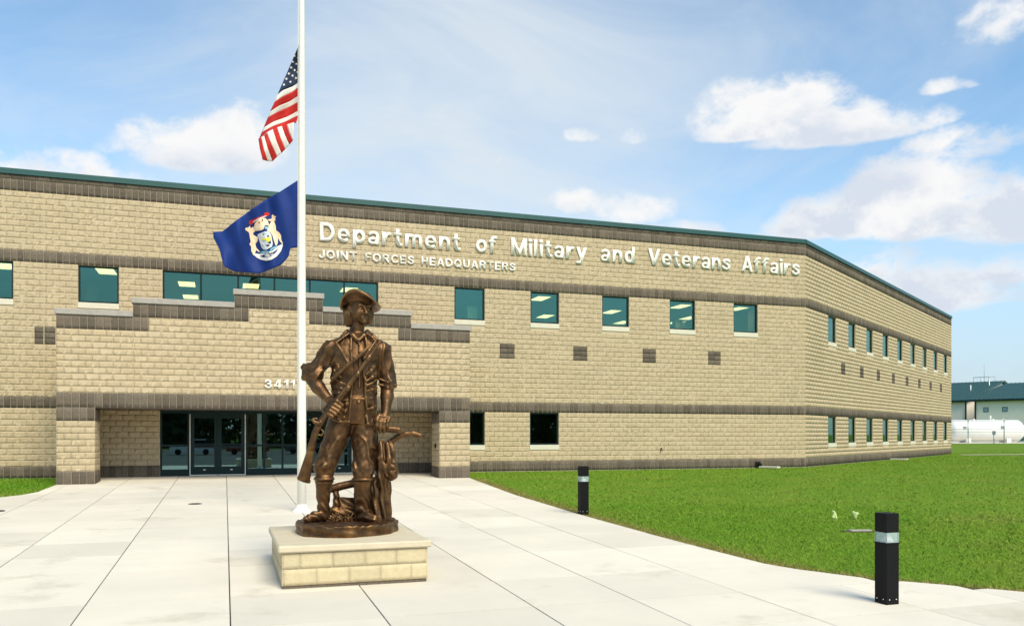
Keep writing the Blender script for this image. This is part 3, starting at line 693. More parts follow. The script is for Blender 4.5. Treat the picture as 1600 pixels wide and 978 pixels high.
# ------------------------------------------------------------------ lettering
def arc(cx, cy, rx, ry, a0, a1, n=22): return [(cx+rx*math.cos(R(a0+(a1-a0)*i/n)), cy+ry*math.sin(R(a0+(a1-a0)*i/n))) for i in range(n+1)]
def _B(x0, y0, x1, y1): return ('B', x0, y0, x1, y1)
def _S(x0, y0, x1, y1, w=.19): return ('S', x0, y0, x1, y1, w)
def _C(pts, w=.18): return ('C', pts, w)
GL = {'D': [_B(0, 0, .2, 1), _C([(.1, .912), (.36, .912)]+arc(.36, .5, .36, .412, 90, -90)+[(.1, .088)])],
 'e': [_C(arc(.335, .37, .255, .298, 0, 312), .155), _B(.1, .325, .585, .42)], 'o': [_C(arc(.345, .37, .25, .288, 0, 360))],
 'p': [_B(0, -.27, .19, .74), _C(arc(.37, .37, .235, .288, 0, 360))], 'd': [_B(.50, 0, .69, 1), _C(arc(.325, .37, .235, .288, 0, 360))],
 'a': [_B(.45, 0, .63, .52), _C(arc(.32, .50, .22, .165, 0, 155), .15), _C(arc(.28, .20, .195, .142, 0, 360), .135)],
 'r': [_B(0, 0, .19, .74), _C(arc(.40, .38, .22, .275, 180, 82))], 't': [_B(.1, .12, .29, .95), _B(0, .60, .42, .74), _C(arc(.32, .21, .125, .125, 180, 270)+[(.38, .085)], .17)],
 'm': [_B(0, 0, .19, .74), _C(arc(.30, .44, .2, .215, 170, 0), .17), _B(.41, 0, .59, .45), _C(arc(.70, .44, .2, .215, 180, 0), .17), _B(.81, 0, .99, .45)],
 'n': [_B(0, 0, .19, .74), _C(arc(.325, .43, .22, .228, 170, 0)), _B(.455, 0, .635, .44)], 'f': [_B(.1, 0, .29, .8), _B(0, .60, .42, .74), _C(arc(.335, .78, .14, .135, 180, 80)+[(.42, .915)], .17)],
 'M': [_B(0, 0, .19, 1), _B(.77, 0, .96, 1), _S(.1, 1.0, .48, .02, .17), _S(.86, 1.0, .48, .02, .17)], 'i': [_B(0, 0, .19, .74), _B(0, .84, .19, 1)], 'l': [_B(0, 0, .19, 1)],
 'y': [_S(.09, .80, .36, .04, .18), _S(.62, .80, .29, -.16, .18), _C([(.29, -.12), (.24, -.19), (.08, -.195)], .15)], 'V': [_S(.09, 1.05, .42, -.02), _S(.75, 1.05, .42, -.02)],
 's': [_C([(.52, .55), (.44, .64), (.30, .662), (.15, .62), (.11, .53), (.19, .45), (.38, .38), (.51, .30), (.52, .18), (.42, .09), (.28, .075), (.13, .105), (.075, .20)], .15)],
 'A': [_S(.09, -.05, .41, 1.05), _S(.73, -.05, .41, 1.05), _B(.2, .22, .62, .36)], 'J': [_B(.37, .28, .56, 1), _C(arc(.275, .29, .185, .2, 0, -185))], 'O': [_C(arc(.43, .5, .34, .412, 0, 360, 36))], 'I': [_B(0, 0, .2, 1)],
 'N': [_B(0, 0, .19, 1), _B(.58, 0, .77, 1), _S(.08, 1.0, .69, 0)], 'T': [_B(.27, 0, .47, .9), _B(0, .83, .74, 1)], 'F': [_B(0, 0, .2, 1), _B(.1, .83, .62, 1), _B(.1, .42, .56, .58)], 'E': [_B(0, 0, .2, 1), _B(.1, .83, .65, 1), _B(.1, .42, .60, .58), _B(.1, 0, .67, .17)],
 'R': [_B(0, 0, .2, 1), _C([(.1, .915), (.42, .915)]+arc(.42, .705, .21, .21, 90, -90)+[(.1, .495)], .17), _S(.42, .52, .66, -.05)], 'C': [_C(arc(.43, .5, .34, .412, 48, 312, 30))],
 'S': [_C([(.63, .71), (.56, .86), (.38, .915), (.2, .86), (.13, .73), (.2, .6), (.4, .52), (.6, .43), (.66, .28), (.58, .14), (.38, .085), (.18, .14), (.1, .29)], .17)], 'H': [_B(0, 0, .19, 1), _B(.56, 0, .75, 1), _B(.1, .42, .65, .58)],
 'Q': [_C(arc(.43, .5, .34, .412, 0, 360, 36)), _S(.48, .28, .84, -.03, .14)], 'U': [_B(0, .35, .19, 1), _B(.56, .35, .75, 1), _C(arc(.375, .36, .28, .272, 180, 360))],
 '3': [_C([(.1, .74), (.16, .87), (.33, .915), (.5, .86), (.55, .73), (.48, .6), (.30, .53), (.50, .46), (.59, .3), (.5, .14), (.33, .085), (.15, .14), (.08, .28)], .17)], '4': [_B(.38, 0, .56, 1), _B(0, .2, .68, .35), _S(.42, .97, .05, .27, .14)], '1': [_B(.17, 0, .37, 1), _S(.25, .93, .0, .70, .15)]}
LOW = {'p': -.27, 'y': -.27, 'Q': -.04}
_gl = {}
def glyph(ch, bold=0.0, h=.0125):
    """heavy grotesque letter, cap height 1: strokes merged in a 2-D distance field, then extruded (x, depth 0..1, z)"""
    if ch in _gl: return _gl[ch]
    gx = np.arange(-.12, 1.25, h); gy = np.arange(-.36, 1.12, h); X, Y = np.meshgrid(gx, gy, indexing='ij'); d = np.full(X.shape, 9.0); x0, y0 = gx[0], gy[0]
    def seg(a, b): 
        bx, by = b[0]-a[0], b[1]-a[1]; t = np.clip(((X-a[0])*bx+(Y-a[1])*by)/(bx*bx+by*by+1e-9), 0, 1); return np.hypot(X-a[0]-t*bx, Y-a[1]-t*by)
    for pr in GL[ch]:
        if pr[0] == 'B':
            qx = np.abs(X-(pr[1]+pr[3])/2)-(pr[3]-pr[1])/2; qy = np.abs(Y-(pr[2]+pr[4])/2)-(pr[4]-pr[2])/2; v = np.maximum(qx, qy)
        elif pr[0] == 'S': v = seg(pr[1:3], pr[3:5])-pr[5]/2
        else:
            v = np.full(X.shape, 9.0)
            for a_, b_ in zip(pr[1][:-1], pr[1][1:]): v = np.minimum(v, seg(a_, b_))
            v = v-pr[2]/2
        d = np.minimum(d, v)
    d = d-.008; top_ = .75 if ch in 'y' else 1.01
    d = np.maximum(d, np.maximum(Y-top_, LOW.get(ch, -.012)-Y))
    n0, n1 = d.shape; neg = d < 0; cnt = sum(neg[i:n0-1+i, j:n1-1+j].astype(int) for i in (0, 1) for j in (0, 1))
    # 2-D surface nets: each cell touched by the letter gets one vertex, kept on the outline where it crosses
    acc = np.zeros((n0-1, n1-1, 2)); num = np.zeros((n0-1, n1-1))
    I, J = np.meshgrid(np.arange(n0-1), np.arange(n1-1), indexing='ij')
    for (a, b) in (((0, 0), (1, 0)), ((0, 1), (1, 1)), ((0, 0), (0, 1)), ((1, 0), (1, 1))):
        da = d[a[0]:n0-1+a[0], a[1]:n1-1+a[1]]; db = d[b[0]:n0-1+b[0], b[1]:n1-1+b[1]]; c_ = (da < 0) != (db < 0); tt = np.where(c_, da/np.where(da == db, 1, da-db), 0)
        acc[..., 0] += np.where(c_, I+a[0]+(b[0]-a[0])*tt, 0); acc[..., 1] += np.where(c_, J+a[1]+(b[1]-a[1])*tt, 0); num += c_
    full = cnt == 4; acc[full] = np.stack([I[full]+.5, J[full]+.5], -1); num[full] = 1
    act = cnt > 0; idx = -np.ones(act.shape, int); idx[act] = np.arange(act.sum()); P2 = acc[act]/num[act][:, None]*h+np.array([x0, y0])
    q = []                                                  # a quad round every inside grid node
    K0, K1 = np.nonzero(neg[1:-1, 1:-1]); K0 += 1; K1 += 1
    q = np.stack([idx[K0-1, K1-1], idx[K0, K1-1], idx[K0, K1], idx[K0-1, K1]], 1)
    e = np.concatenate([q[:, [i, (i+1) % 4]] for i in range(4)]); key = {}
    for a_, b_ in e.tolist():
        if (b_, a_) in key: del key[(b_, a_)]
        else: key[(a_, b_)] = 1
    nV = len(P2); V = np.concatenate([np.c_[P2[:, 0], np.zeros(nV), P2[:, 1]], np.c_[P2[:, 0], np.ones(nV), P2[:, 1]]])
    side = np.array([(b_, a_, a_+nV, b_+nV) for a_, b_ in key]); F = np.concatenate([q[:, ::-1], q+nV, side])
    _gl[ch] = (V, F, P2[:, 0].min(), P2[:, 0].max(), P2[:, 1].min(), P2[:, 1].max()); return _gl[ch]
def sign(name, words, cap, base, yfront, depth, label, cat, bold=0, h=.0125):
    root = empty(name, (words[0][1], yfront, base)); setp(root, label, cat)
    H = glyph('H', bold, h); c0, c1 = H[4], H[5]; k = cap/(c1-c0)
    for w, u0, u1 in words:
        gs = [glyph(ch, bold, h) for ch in w]; ws = [(g[3]-g[2])*k for g in gs]; tot = sum(ws); n = len(w); want = u1-u0; gap = (want-tot)/max(n-1, 1); sx = 1.0
        if gap < .10*cap: gap = .10*cap; sx = (want-gap*(n-1))/tot
        if gap > .17*cap: gap = .17*cap; sx = (want-gap*(n-1))/tot
        x = u0
        for g, w_ in zip(gs, ws):
            V = g[0].copy(); V = np.stack([(V[:, 0]-g[2])*k*sx, -.012-depth*(1-V[:, 1]) if False else -.012-depth*V[:, 1], (V[:, 2]-c0)*k], 1)
            me = np_mesh('letter', V, g[1]); bm = bmesh.new(); bm.from_mesh(me); bmesh.ops.recalc_face_normals(bm, faces=bm.faces[:]); bmesh.ops.dissolve_limit(bm, angle_limit=.02, verts=bm.verts[:], edges=bm.edges[:]); bm.to_mesh(me); bm.free()
            o = link('letter', me, K['letter'], root); o.location = (x-words[0][1], 0, 0); x += w_*sx+gap
    return root
YF = V0-.012
sign('building_sign', [('Department', 3.317, 8.718), ('of', 9.344, 10.218), ('Military', 10.808, 14.094), ('and', 14.73, 16.293), ('Veterans', 16.924, 20.938), ('Affairs', 21.526, 24.559)], .68, 8.63, YF, .045,
     'large white letters reading Department of Military and Veterans Affairs high on the wall', 'sign')
sign('building_sign', [('JOINT', 3.293, 4.70), ('FORCES', 4.996, 6.885), ('HEADQUARTERS', 7.161, 10.998)], .32, 7.975, YF, .035,
     'smaller white capital letters reading JOINT FORCES HEADQUARTERS under the large lettering', 'sign')
sign('house_number', [('3411', 1.217, 2.19)], .29, 2.96, VP-.012, .04, 'white house number 3411 above the entrance doors', 'sign')

# ------------------------------------------------------------------ pedestal
PX0, PX1, PY0, PY1 = .68, 2.515, 10.85, 13.15
PED = empty('pedestal', ((PX0+PX1)/2, (PY0+PY1)/2, -.5)); setp(PED, 'low tan block pedestal with stone cap carrying the bronze statue', 'pedestal')
K['pblock'] = mat('pedestal_block', (.60, .515, .335), .9, var=.2, vscale=12, bump=.007, bscale=60, rnd=.06, col2=(.53, .445, .275))
K['cap'] = mat('pedestal_cap_stone', (.63, .55, .40), .8, var=.12, vscale=5, bump=.002, bscale=50, stains=(2.2, .62, .8, (.38, .29, .16)))
def ped(mb, name, material): 
    mb.v = [(x-PED.location.x, y-PED.location.y, z+.5) for x, y, z in mb.v]; return mb.build(name, material, PED)
ZP0 = -.437
mb = MB(); mb.box(PX0-.0055, PX1+.0055, PY0-.0055, PY1+.0055, -.436, -.026); ped(mb, 'mortar_core', K['mortar'])
mb = MB(); mb.box(PX0+.004, PX1-.004, PY0+.004, PY1-.004, -.62, ZP0-.004); ped(mb, 'plinth_strip', K['dark'])
def ped_face(M, length, ph):
    for b in courses(0, length, ZP0, -.026, .406, .2055, [], phase=ph, j=.008):
        Vv, F = block_grid([b], .003, .02, 9, 5, .0)
        me = np_mesh('block', xf(Matrix.Translation((-PED.location.x, -PED.location.y, .5)) @ M, Vv), F); link('block', me, K['pblock'], PED)
ped_face(frame(PX0, PY0, 0), PX1-PX0, .0); ped_face(frame(PX0, PY1, R(-90)), PY1-PY0, .1); ped_face(frame(PX1, PY0, R(90)), PY1-PY0, .1); ped_face(frame(PX1, PY1, R(180)), PX1-PX0, .0)
mb = MB(); mb.box(PX0-.055, PX1+.055, PY0-.055, PY1+.055, -.022, .068, bev=.018); ped(mb, 'cap', K['cap'])

# ------------------------------------------------------------------ flagpole and flags
FPX, FPY = 1.637, 19.454; FPZ = float(gz(np.array(FPX), np.array(FPY)))+.018
POLE = empty('flagpole', (FPX, FPY, FPZ)); setp(POLE, 'tall white flagpole rising behind the statue', 'flagpole')
K['pole'] = mat('pole_white', (.80, .78, .70), .35, var=.05, vscale=3, spec=.5)
mb = MB(); mb.tube([(0, 0, z) for z in (-.1, 2, 5, 8, 11, 15.2)], [.100, .098, .090, .080, .066, .045], 20); mb.build('pole_shaft', K['pole'], POLE)
mb = MB(); mb.lathe([(.24, -.02), (.235, .02), (.17, .05), (.125, .11), (.112, .16), (.101, .165)], seg=24); mb.build('base_collar', K['pole'], POLE)
mb = MB(); mb.lathe([(.02, 15.2), (.08, 15.24), (.11, 15.32), (.08, 15.4), (.01, 15.44)], seg=16); mb.build('finial', mat('gold_ball', (.6, .42, .1), .3, .9), POLE)
mb = MB(); mb.tube([(-.10, -.06, 1.2), (-.09, -.05, 6), (-.075, -.04, 14.9)], .006, 5); mb.build('halyard', K['white'], POLE)
FD = 18.93
def flag_pt(px, py, off): return cam_pt(px, py, FD+off)-Vector((FPX, FPY, FPZ))
def poly_interp(pts, t):
    pts = np.asarray(pts, float); d = np.r_[0, np.cumsum(np.hypot(*np.diff(pts, axis=0).T))]; d /= d[-1]
    return np.stack([np.interp(t, d, pts[:, 0]), np.interp(t, d, pts[:, 1])], -1)
def thick(o, t=.006):
    m = o.modifiers.new('thickness', 'SOLIDIFY'); m.thickness = t; m.offset = 0
us_root = empty('flag', (FPX, FPY, FPZ)); setp(us_root, 'stars and stripes flag hanging limp at half staff on the white pole', 'flag')
K['red'] = mat('flag_red', (.55, .018, .014), .75, var=.15, vscale=5); K['fwhite'] = mat('flag_white', (.80, .77, .70), .75, var=.06, vscale=5); K['navy'] = mat('flag_navy', (.012, .03, .075), .75, var=.2, vscale=5)
US = lambda x, y: (390+x/4.77, 55+y/4.77)
def us_off(px, py): return .10*math.sin((px-470)*.13+(py-60)*.035)+.05*math.sin((py-60)*.09+px*.05)
def ribbon(name, topl, botl, material, n=14, m=6, off=0.0, parent=us_root):
    A = poly_interp([US(*p) for p in topl], np.linspace(0, 1, n)); B = poly_interp([US(*p) for p in botl], np.linspace(0, 1, n))
    V = []; F = []
    for j in range(m):
        for i in range(n):
            q = A[i]*(1-j/(m-1))+B[i]*j/(m-1); V.append(tuple(flag_pt(q[0], q[1], us_off(q[0], q[1])+off)))
    for j in range(m-1):
        for i in range(n-1): F.append((j*n+i, j*n+i+1, (j+1)*n+i+1, (j+1)*n+i))
    o = link(name, np_mesh(name, V, F, smooth=True), material, parent); thick(o); return o
lines = [[(388, 28), (389, 60), (389, 95)],
         [(208, 445), (250, 412), (320, 385), (386, 340)], [(186, 500), (240, 462), (320, 425), (384, 372)], [(152, 572), (215, 530), (300, 495), (383, 440)],
         [(137, 615), (205, 575), (300, 535), (380, 490)], [(105, 690), (180, 645), (280, 610), (372, 560)], [(90, 727), (170, 680), (270, 645), (366, 598)], [(66, 788), (140, 715), (240, 680), (345, 655)]]
ribbon('canton', [(388, 28), (388, 34), (388.5, 60), (389, 90)], lines[1], K['navy'], 16, 14)
for k in range(1, 7): ribbon('stripe', lines[k], lines[k+1], K['fwhite'] if k % 2 else K['red'])
bt = [(66, 772), (86, 762), (108, 750), (131, 730), (172, 702), (205, 690), (240, 678), (277, 668), (332, 650)]
bb = [(97, 930), (136, 941), (170, 942), (206, 906), (237, 880), (266, 850), (296, 818), (323, 786), (327, 715)]
for k in range(8):
    a, b, c, d = bt[k], bt[k+1], bb[k], bb[k+1]
    mid = lambda p, q: ((p[0]+q[0])/2-4, (p[1]+q[1])/2)
    ribbon('stripe', [a, mid(a, c), c], [b, mid(b, d), d], K['red'] if k % 2 == 0 else K['fwhite'], off=-.05)
for (x, y) in [(372, 126), (334, 156), (361, 172), (378, 188), (322, 201), (349, 217), (368, 235), (310, 244), (336, 263), (358, 278), (376, 296), (293, 289), (320, 304), (346, 322), (274, 328), (304, 350), (256, 371), (383, 80)][:17]:
    px, py = US(x, y); V = [tuple(flag_pt(px, py, us_off(px, py)-.02))]
    for k in range(10):
        r = 2.4 if k % 2 == 0 else 1.0; th = math.pi/2+k*math.pi/5+.25
        V.append(tuple(flag_pt(px+r*math.cos(th), py-r*math.sin(th), us_off(px+r*math.cos(th), py-r*math.sin(th))-.014)))
    link('star', np_mesh('star', V, None, [(0, 1+(k+1) % 10, 1+k) for k in range(10)]), K['fwhite'], us_root)
mi_root = empty('flag', (FPX, FPY, FPZ)); setp(mi_root, 'dark blue flag with a coat of arms blowing left below the striped flag', 'flag')
K['mblue'] = mat('flag_blue', (.004, .030, .19), .7, var=.25, vscale=3, spec=.3)
MI = lambda x, y: (325+x/6.11, 275+y/6.11)
top = [MI(*p) for p in [(866, 36), (690, 150), (540, 235), (400, 330), (250, 440), (140, 530), (50, 535)]]
bot = [MI(*p) for p in [(866, 682), (785, 692), (770, 770), (700, 850), (500, 930), (260, 915), (150, 860), (110, 700), (52, 590)]]
def mi_off(px, py):
    s = (466-px)/130; return .16*s*math.sin(px*.085+py*.03)+.07*math.sin((px-466)*.16-py*.05)*min(1, s*3)-.25*s
n, m = 46, 30; A = poly_interp(top, np.linspace(0, 1, n)); B = poly_interp(bot, np.linspace(0, 1, n)); V = []; F = []
for j in range(m):
    for i in range(n):
        q = A[i]*(1-j/(m-1))+B[i]*j/(m-1); V.append(tuple(flag_pt(q[0], q[1], mi_off(*q))))
for j in range(m-1):
    for i in range(n-1): F.append((j*n+i, j*n+i+1, (j+1)*n+i+1, (j+1)*n+i))
fl = link('cloth', np_mesh('cloth', V, F, smooth=True), K['mblue'], mi_root); thick(fl)
EM = lambda x, y: (375+x/9.78, 320+y/9.78)
def decal(name, pts, material, lay=1):
    """printed shape on the flag: a fan-triangulated patch that follows the cloth"""
    P = [EM(*p) for p in pts]
    bm = bmesh.new(); vs = [bm.verts.new((p[0], p[1], 0)) for p in P]; f = bm.faces.new(vs); bmesh.ops.triangulate(bm, faces=[f]); bmesh.ops.subdivide_edges(bm, edges=bm.edges[:], cuts=1, use_grid_fill=True)
    bmesh.ops.triangulate(bm, faces=bm.faces[:])
    for v in bm.verts: v.co = flag_pt(v.co.x, v.co.y, mi_off(v.co.x, v.co.y)-.010-.006*lay)
    me = bpy.data.meshes.new(name); bm.to_mesh(me); bm.free(); return link(name, me, material, fl)
K['buff'] = mat('emblem_buff', (.80, .55, .33), .75, vscale=14, col2=(.84, .70, .52)); K['eblue'] = mat('emblem_light_blue', (.22, .50, .62), .75, var=.2, vscale=10); K['eyel'] = mat('emblem_yellow', (.78, .66, .05), .75); K['eshield'] = mat('emblem_shield', (.66, .68, .66), .75, vscale=12, col2=(.50, .60, .66))
K['edark'] = mat('emblem_brown', (.09, .03, .02), .8)
decal('red_ribbon', [(135, 290), (150, 240), (185, 230), (190, 250), (260, 200), (370, 158), (368, 125), (420, 115), (458, 140), (440, 165), (400, 180), (300, 215), (205, 275), (185, 300), (160, 312)], K['red'])
decal('ribbon_text', [(195, 262), (290, 205), (400, 165), (404, 176), (300, 217), (203, 272)], K['fwhite'], 2)
decal('eagle', [(215, 350), (225, 285), (265, 245), (290, 262), (300, 220), (345, 200), (390, 205), (425, 240), (448, 330), (405, 308), (378, 320), (360, 372), (325, 392), (305, 360), (270, 345), (245, 400), (228, 395)], K['buff'])
decal('eagle_marking', [(332, 225), (348, 218), (355, 245), (338, 250)], K['edark'], 2); decal('eagle_marking', [(282, 262), (298, 252), (300, 285), (288, 290)], K['edark'], 2)
decal('globe', [(375, 345), (395, 325), (425, 335), (432, 358), (405, 375), (382, 368)], K['eblue'])
decal('shield', [(265, 455), (330, 425), (395, 405), (455, 420), (478, 460), (500, 590), (490, 640), (430, 672), (405, 690), (360, 685), (330, 655), (305, 580), (285, 520)], K['eshield'])
decal('shield_field', [(315, 535), (350, 515), (400, 510), (462, 478), (470, 545), (430, 575), (395, 535), (360, 545)], K['eyel'], 2)
decal('shield_mark', [(405, 615), (455, 603), (458, 612), (420, 627)], K['edark'], 2); decal('shield_mark', [(332, 620), (350, 622), (345, 640)], K['edark'], 2)
decal('elk', [(78, 382), (90, 350), (115, 352), (135, 340), (150, 322), (165, 360), (205, 335), (190, 375), (215, 370), (198, 392), (232, 410), (205, 425), (200, 455), (235, 480), (275, 490), (270, 520), (265, 560), (235, 600), (250, 660), (305, 715), (290, 728), (245, 690), (210, 635), (200, 660), (195, 700), (222, 770), (205, 772), (172, 705), (170, 640), (145, 605), (165, 560), (150, 500), (140, 430), (110, 405)], K['buff'])
decal('moose', [(425, 225), (470, 218), (492, 200), (480, 175), (500, 180), (500, 148), (520, 170), (553, 180), (535, 205), (545, 235), (522, 250), (545, 320), (552, 395), (600, 425), (628, 470), (630, 530), (655, 590), (648, 605), (610, 560), (580, 510), (578, 580), (560, 625), (542, 620), (555, 570), (535, 505), (495, 470), (465, 420), (415, 405), (415, 385), (470, 375), (470, 330), (455, 295), (478, 255), (440, 245)], K['buff'])
decal('motto_scroll', [(215, 765), (235, 745), (300, 752), (400, 740), (500, 700), (580, 630), (650, 598), (655, 625), (625, 710), (560, 790), (480, 840), (400, 855), (320, 840), (255, 805)], K['fwhite'])
decal('scroll_gap', [(300, 788), (400, 782), (490, 750), (560, 690), (590, 660), (560, 715), (495, 775), (420, 802), (350, 802)], K['mblue'], 2)
decal('leaf', [(300, 735), (340, 710), (400, 703), (450, 712), (430, 728), (360, 742)], K['eblue'], 2); decal('leaf', [(445, 718), (470, 670), (520, 640), (572, 625), (545, 655), (490, 690)], K['eblue'], 2)
# ------------------------------------------------------------------ bronze statue (distance fields turned into meshes)
class SDF:
    """units: 'px' of the figure plane; x right, y away from the viewer, z up"""
    def __init__(s, lo, hi, h=1.15):
        s.h = h; s.lo = np.array(lo, np.float32); n = [int((b-a)/h)+2 for a, b in zip(lo, hi)]
        s.ax = [np.float32(l+h*np.arange(k)) for l, k in zip(lo, n)]; s.d = np.full(n, 60., np.float32)
    def sl(s, lo, hi, pad):
        r = []
        for i in range(3):
            a = max(0, int((lo[i]-pad-s.lo[i])/s.h)); b = min(len(s.ax[i]), int((hi[i]+pad-s.lo[i])/s.h)+2); r.append(slice(a, max(a, b)))
        return tuple(r)
    def put(s, fn, lo, hi, k=2.0, op='u'):
        q = s.sl(lo, hi, max(k, 1)*1.5+5); X = s.ax[0][q[0]][:, None, None]; Y = s.ax[1][q[1]][None, :, None]; Z = s.ax[2][q[2]][None, None, :]
        if 0 in (X.size, Y.size, Z.size): return s
        v = fn(X, Y, Z); c = s.d[q]
        if op == 'u': h = np.clip(.5+.5*(c-v)/k, 0, 1); s.d[q] = c*(1-h)+v*h-k*h*(1-h)
        else: h = np.clip(.5-.5*(c+v)/k, 0, 1); s.d[q] = c*(1-h)-v*h+k*h*(1-h)
        return s
    def cone(s, a, b, ra, rb, k=2.0, op='u', sy=1.0):
        a = np.array(a, float); b = np.array(b, float); ba = b-a; ba2 = ba.copy(); ba2[1] /= sy; L2 = float(ba2@ba2)+1e-6; r = max(ra, rb)
        def fn(X, Y, Z):
            px, py, pz = X-a[0], (Y-a[1])/sy, Z-a[2]
            t = np.clip((px*ba2[0]+py*ba2[1]+pz*ba2[2])/L2, 0, 1)
            return np.sqrt((px-t*ba2[0])**2+(py-t*ba2[1])**2+(pz-t*ba2[2])**2)-(ra+(rb-ra)*t)
        return s.put(fn, np.minimum(a, b)-r*max(1, sy), np.maximum(a, b)+r*max(1, sy), k, op)
    def chain(s, pts, rs, k=2.0, op='u', sy=1.0):
        for i in range(len(pts)-1): s.cone(pts[i], pts[i+1], rs[i] if not isinstance(rs, (int, float)) else rs, rs[i+1] if not isinstance(rs, (int, float)) else rs, k, op, sy)
        return s
    def ell(s, c, r, k=2.0, op='u', rz=0.0, rx=0.0):
        c = np.array(c, float); r = np.array(r, float); co, si = math.cos(rz), math.sin(rz); cx, sx = math.cos(rx), math.sin(rx); m = r.max(); mn = r.min()
        def fn(X, Y, Z):
            px, py, pz = X-c[0], Y-c[1], Z-c[2]
            u = px*co+pz*si; w = -px*si+pz*co
            v = py*cx+w*sx; w = -py*sx+w*cx
            q = np.sqrt((u/r[0])**2+(v/r[1])**2+(w/r[2])**2); g = np.sqrt((u/r[0]**2)**2+(v/r[1]**2)**2+(w/r[2]**2)**2)+1e-6
            return q*(q-1)/g
        return s.put(fn, c-m, c+m, k, op)
    def loft(s, rows, k=3.0, op='u', pw=2.3):
        rows = sorted(rows, key=lambda r: r[0]); zs = [r[0] for r in rows]
        def fn(X, Y, Z):
            cx, w, cy, d = [np.interp(Z, zs, [r[i] for r in rows]).astype(np.float32) for i in (1, 2, 3, 4)]
            q = (np.abs((X-cx)/w)**pw+np.abs((Y-cy)/d)**pw)**(1/pw); e = (q-1)*np.minimum(w, d)
            return np.maximum(e, np.maximum(Z-zs[-1], zs[0]-Z))
        lo = [min(r[1]-r[2] for r in rows), min(r[3]-r[4] for r in rows), zs[0]]; hi = [max(r[1]+r[2] for r in rows), max(r[3]+r[4] for r in rows), zs[-1]]
        return s.put(fn, np.array(lo), np.array(hi), k, op)
    def disp(s, fn):
        i = np.nonzero(np.abs(s.d) < 5); s.d[i] += fn(s.ax[0][i[0]], s.ax[1][i[1]], s.ax[2][i[2]]); return s
    def mesh(s, name, mirror=None):
        d = np.pad(s.d, 1, constant_values=60.); lo = s.lo-s.h
        neg = d < 0; n = np.array(d.shape)-1
        c = [neg[i:n[0]+i, j:n[1]+j, k:n[2]+k] for i in (0, 1) for j in (0, 1) for k in (0, 1)]
        cnt = sum(x.astype(np.int8) for x in c); act = (cnt > 0) & (cnt < 8)
        I = np.argwhere(act); idx = -np.ones(act.shape, np.int32); idx[act] = np.arange(len(I))
        acc = np.zeros((len(I), 3)); num = np.zeros(len(I))
        for ax in range(3):
            o1, o2 = [a for a in range(3) if a != ax]
            for p in (0, 1):
                for q in (0, 1):
                    a = I.copy(); a[:, o1] += p; a[:, o2] += q; b = a.copy(); b[:, ax] += 1
                    da = d[a[:, 0], a[:, 1], a[:, 2]]; db = d[b[:, 0], b[:, 1], b[:, 2]]; cr = (da < 0) != (db < 0)
                    t = np.where(cr, da/np.where(da == db, 1, da-db), 0); pt = a.astype(float); pt[:, ax] += t
                    acc[cr] += pt[cr]; num[cr] += 1
        Vv = lo+(acc/num[:, None])*s.h
        F = []
        for ax in range(3):
            o1, o2 = (ax+1) % 3, (ax+2) % 3
            sl_a = [slice(None)]*3; sl_b = [slice(None)]*3; sl_a[ax] = slice(0, -1); sl_b[ax] = slice(1, None)
            ch = neg[tuple(sl_a)] != neg[tuple(sl_b)]; E = np.argwhere(ch)
            E = E[(E[:, o1] > 0) & (E[:, o2] > 0) & (E[:, o1] < n[o1]) & (E[:, o2] < n[o2])]
            fl = neg[E[:, 0], E[:, 1], E[:, 2]]
            def cell(p, q):
                e = E.copy(); e[:, o1] -= p; e[:, o2] -= q; return idx[e[:, 0], e[:, 1], e[:, 2]]
            Q = np.stack([cell(1, 1), cell(0, 1), cell(0, 0), cell(1, 0)], 1); Q[~fl] = Q[~fl][:, ::-1]; F.append(Q)
        return np_mesh(name, Vv*np.array([.0090, .0090, .00912]), np.concatenate(F), smooth=True)
_W = [(RNG.normal(0, 1, 3), RNG.random()*6.28) for _ in range(24)]
def wav(X, Y, Z, f, i0, n=5):
    # irregular field: a few plane waves of random direction
    return sum(np.sin(f*(k[0]*X+k[1]*Y+k[2]*Z)+ph) for k, ph in _W[i0:i0+n])/n**.5
def creases(X, Y, Z, ang, f, st=.28, i0=0):
    # ridged cloth folds running along direction ang (x-z plane)
    c, s_ = math.cos(ang), math.sin(ang); U = (X*c+Z*s_)*st; W = -X*s_+Z*c
    n = wav(U, Y*.5, W, f, i0)+.5*wav(X, Y, Z, f*.45, (i0+7) % 19); return 1-2*np.abs(np.clip(n, -1, 1))
def p(px, py, y=0.0): return (px-541.0, float(y), 830.6-py)

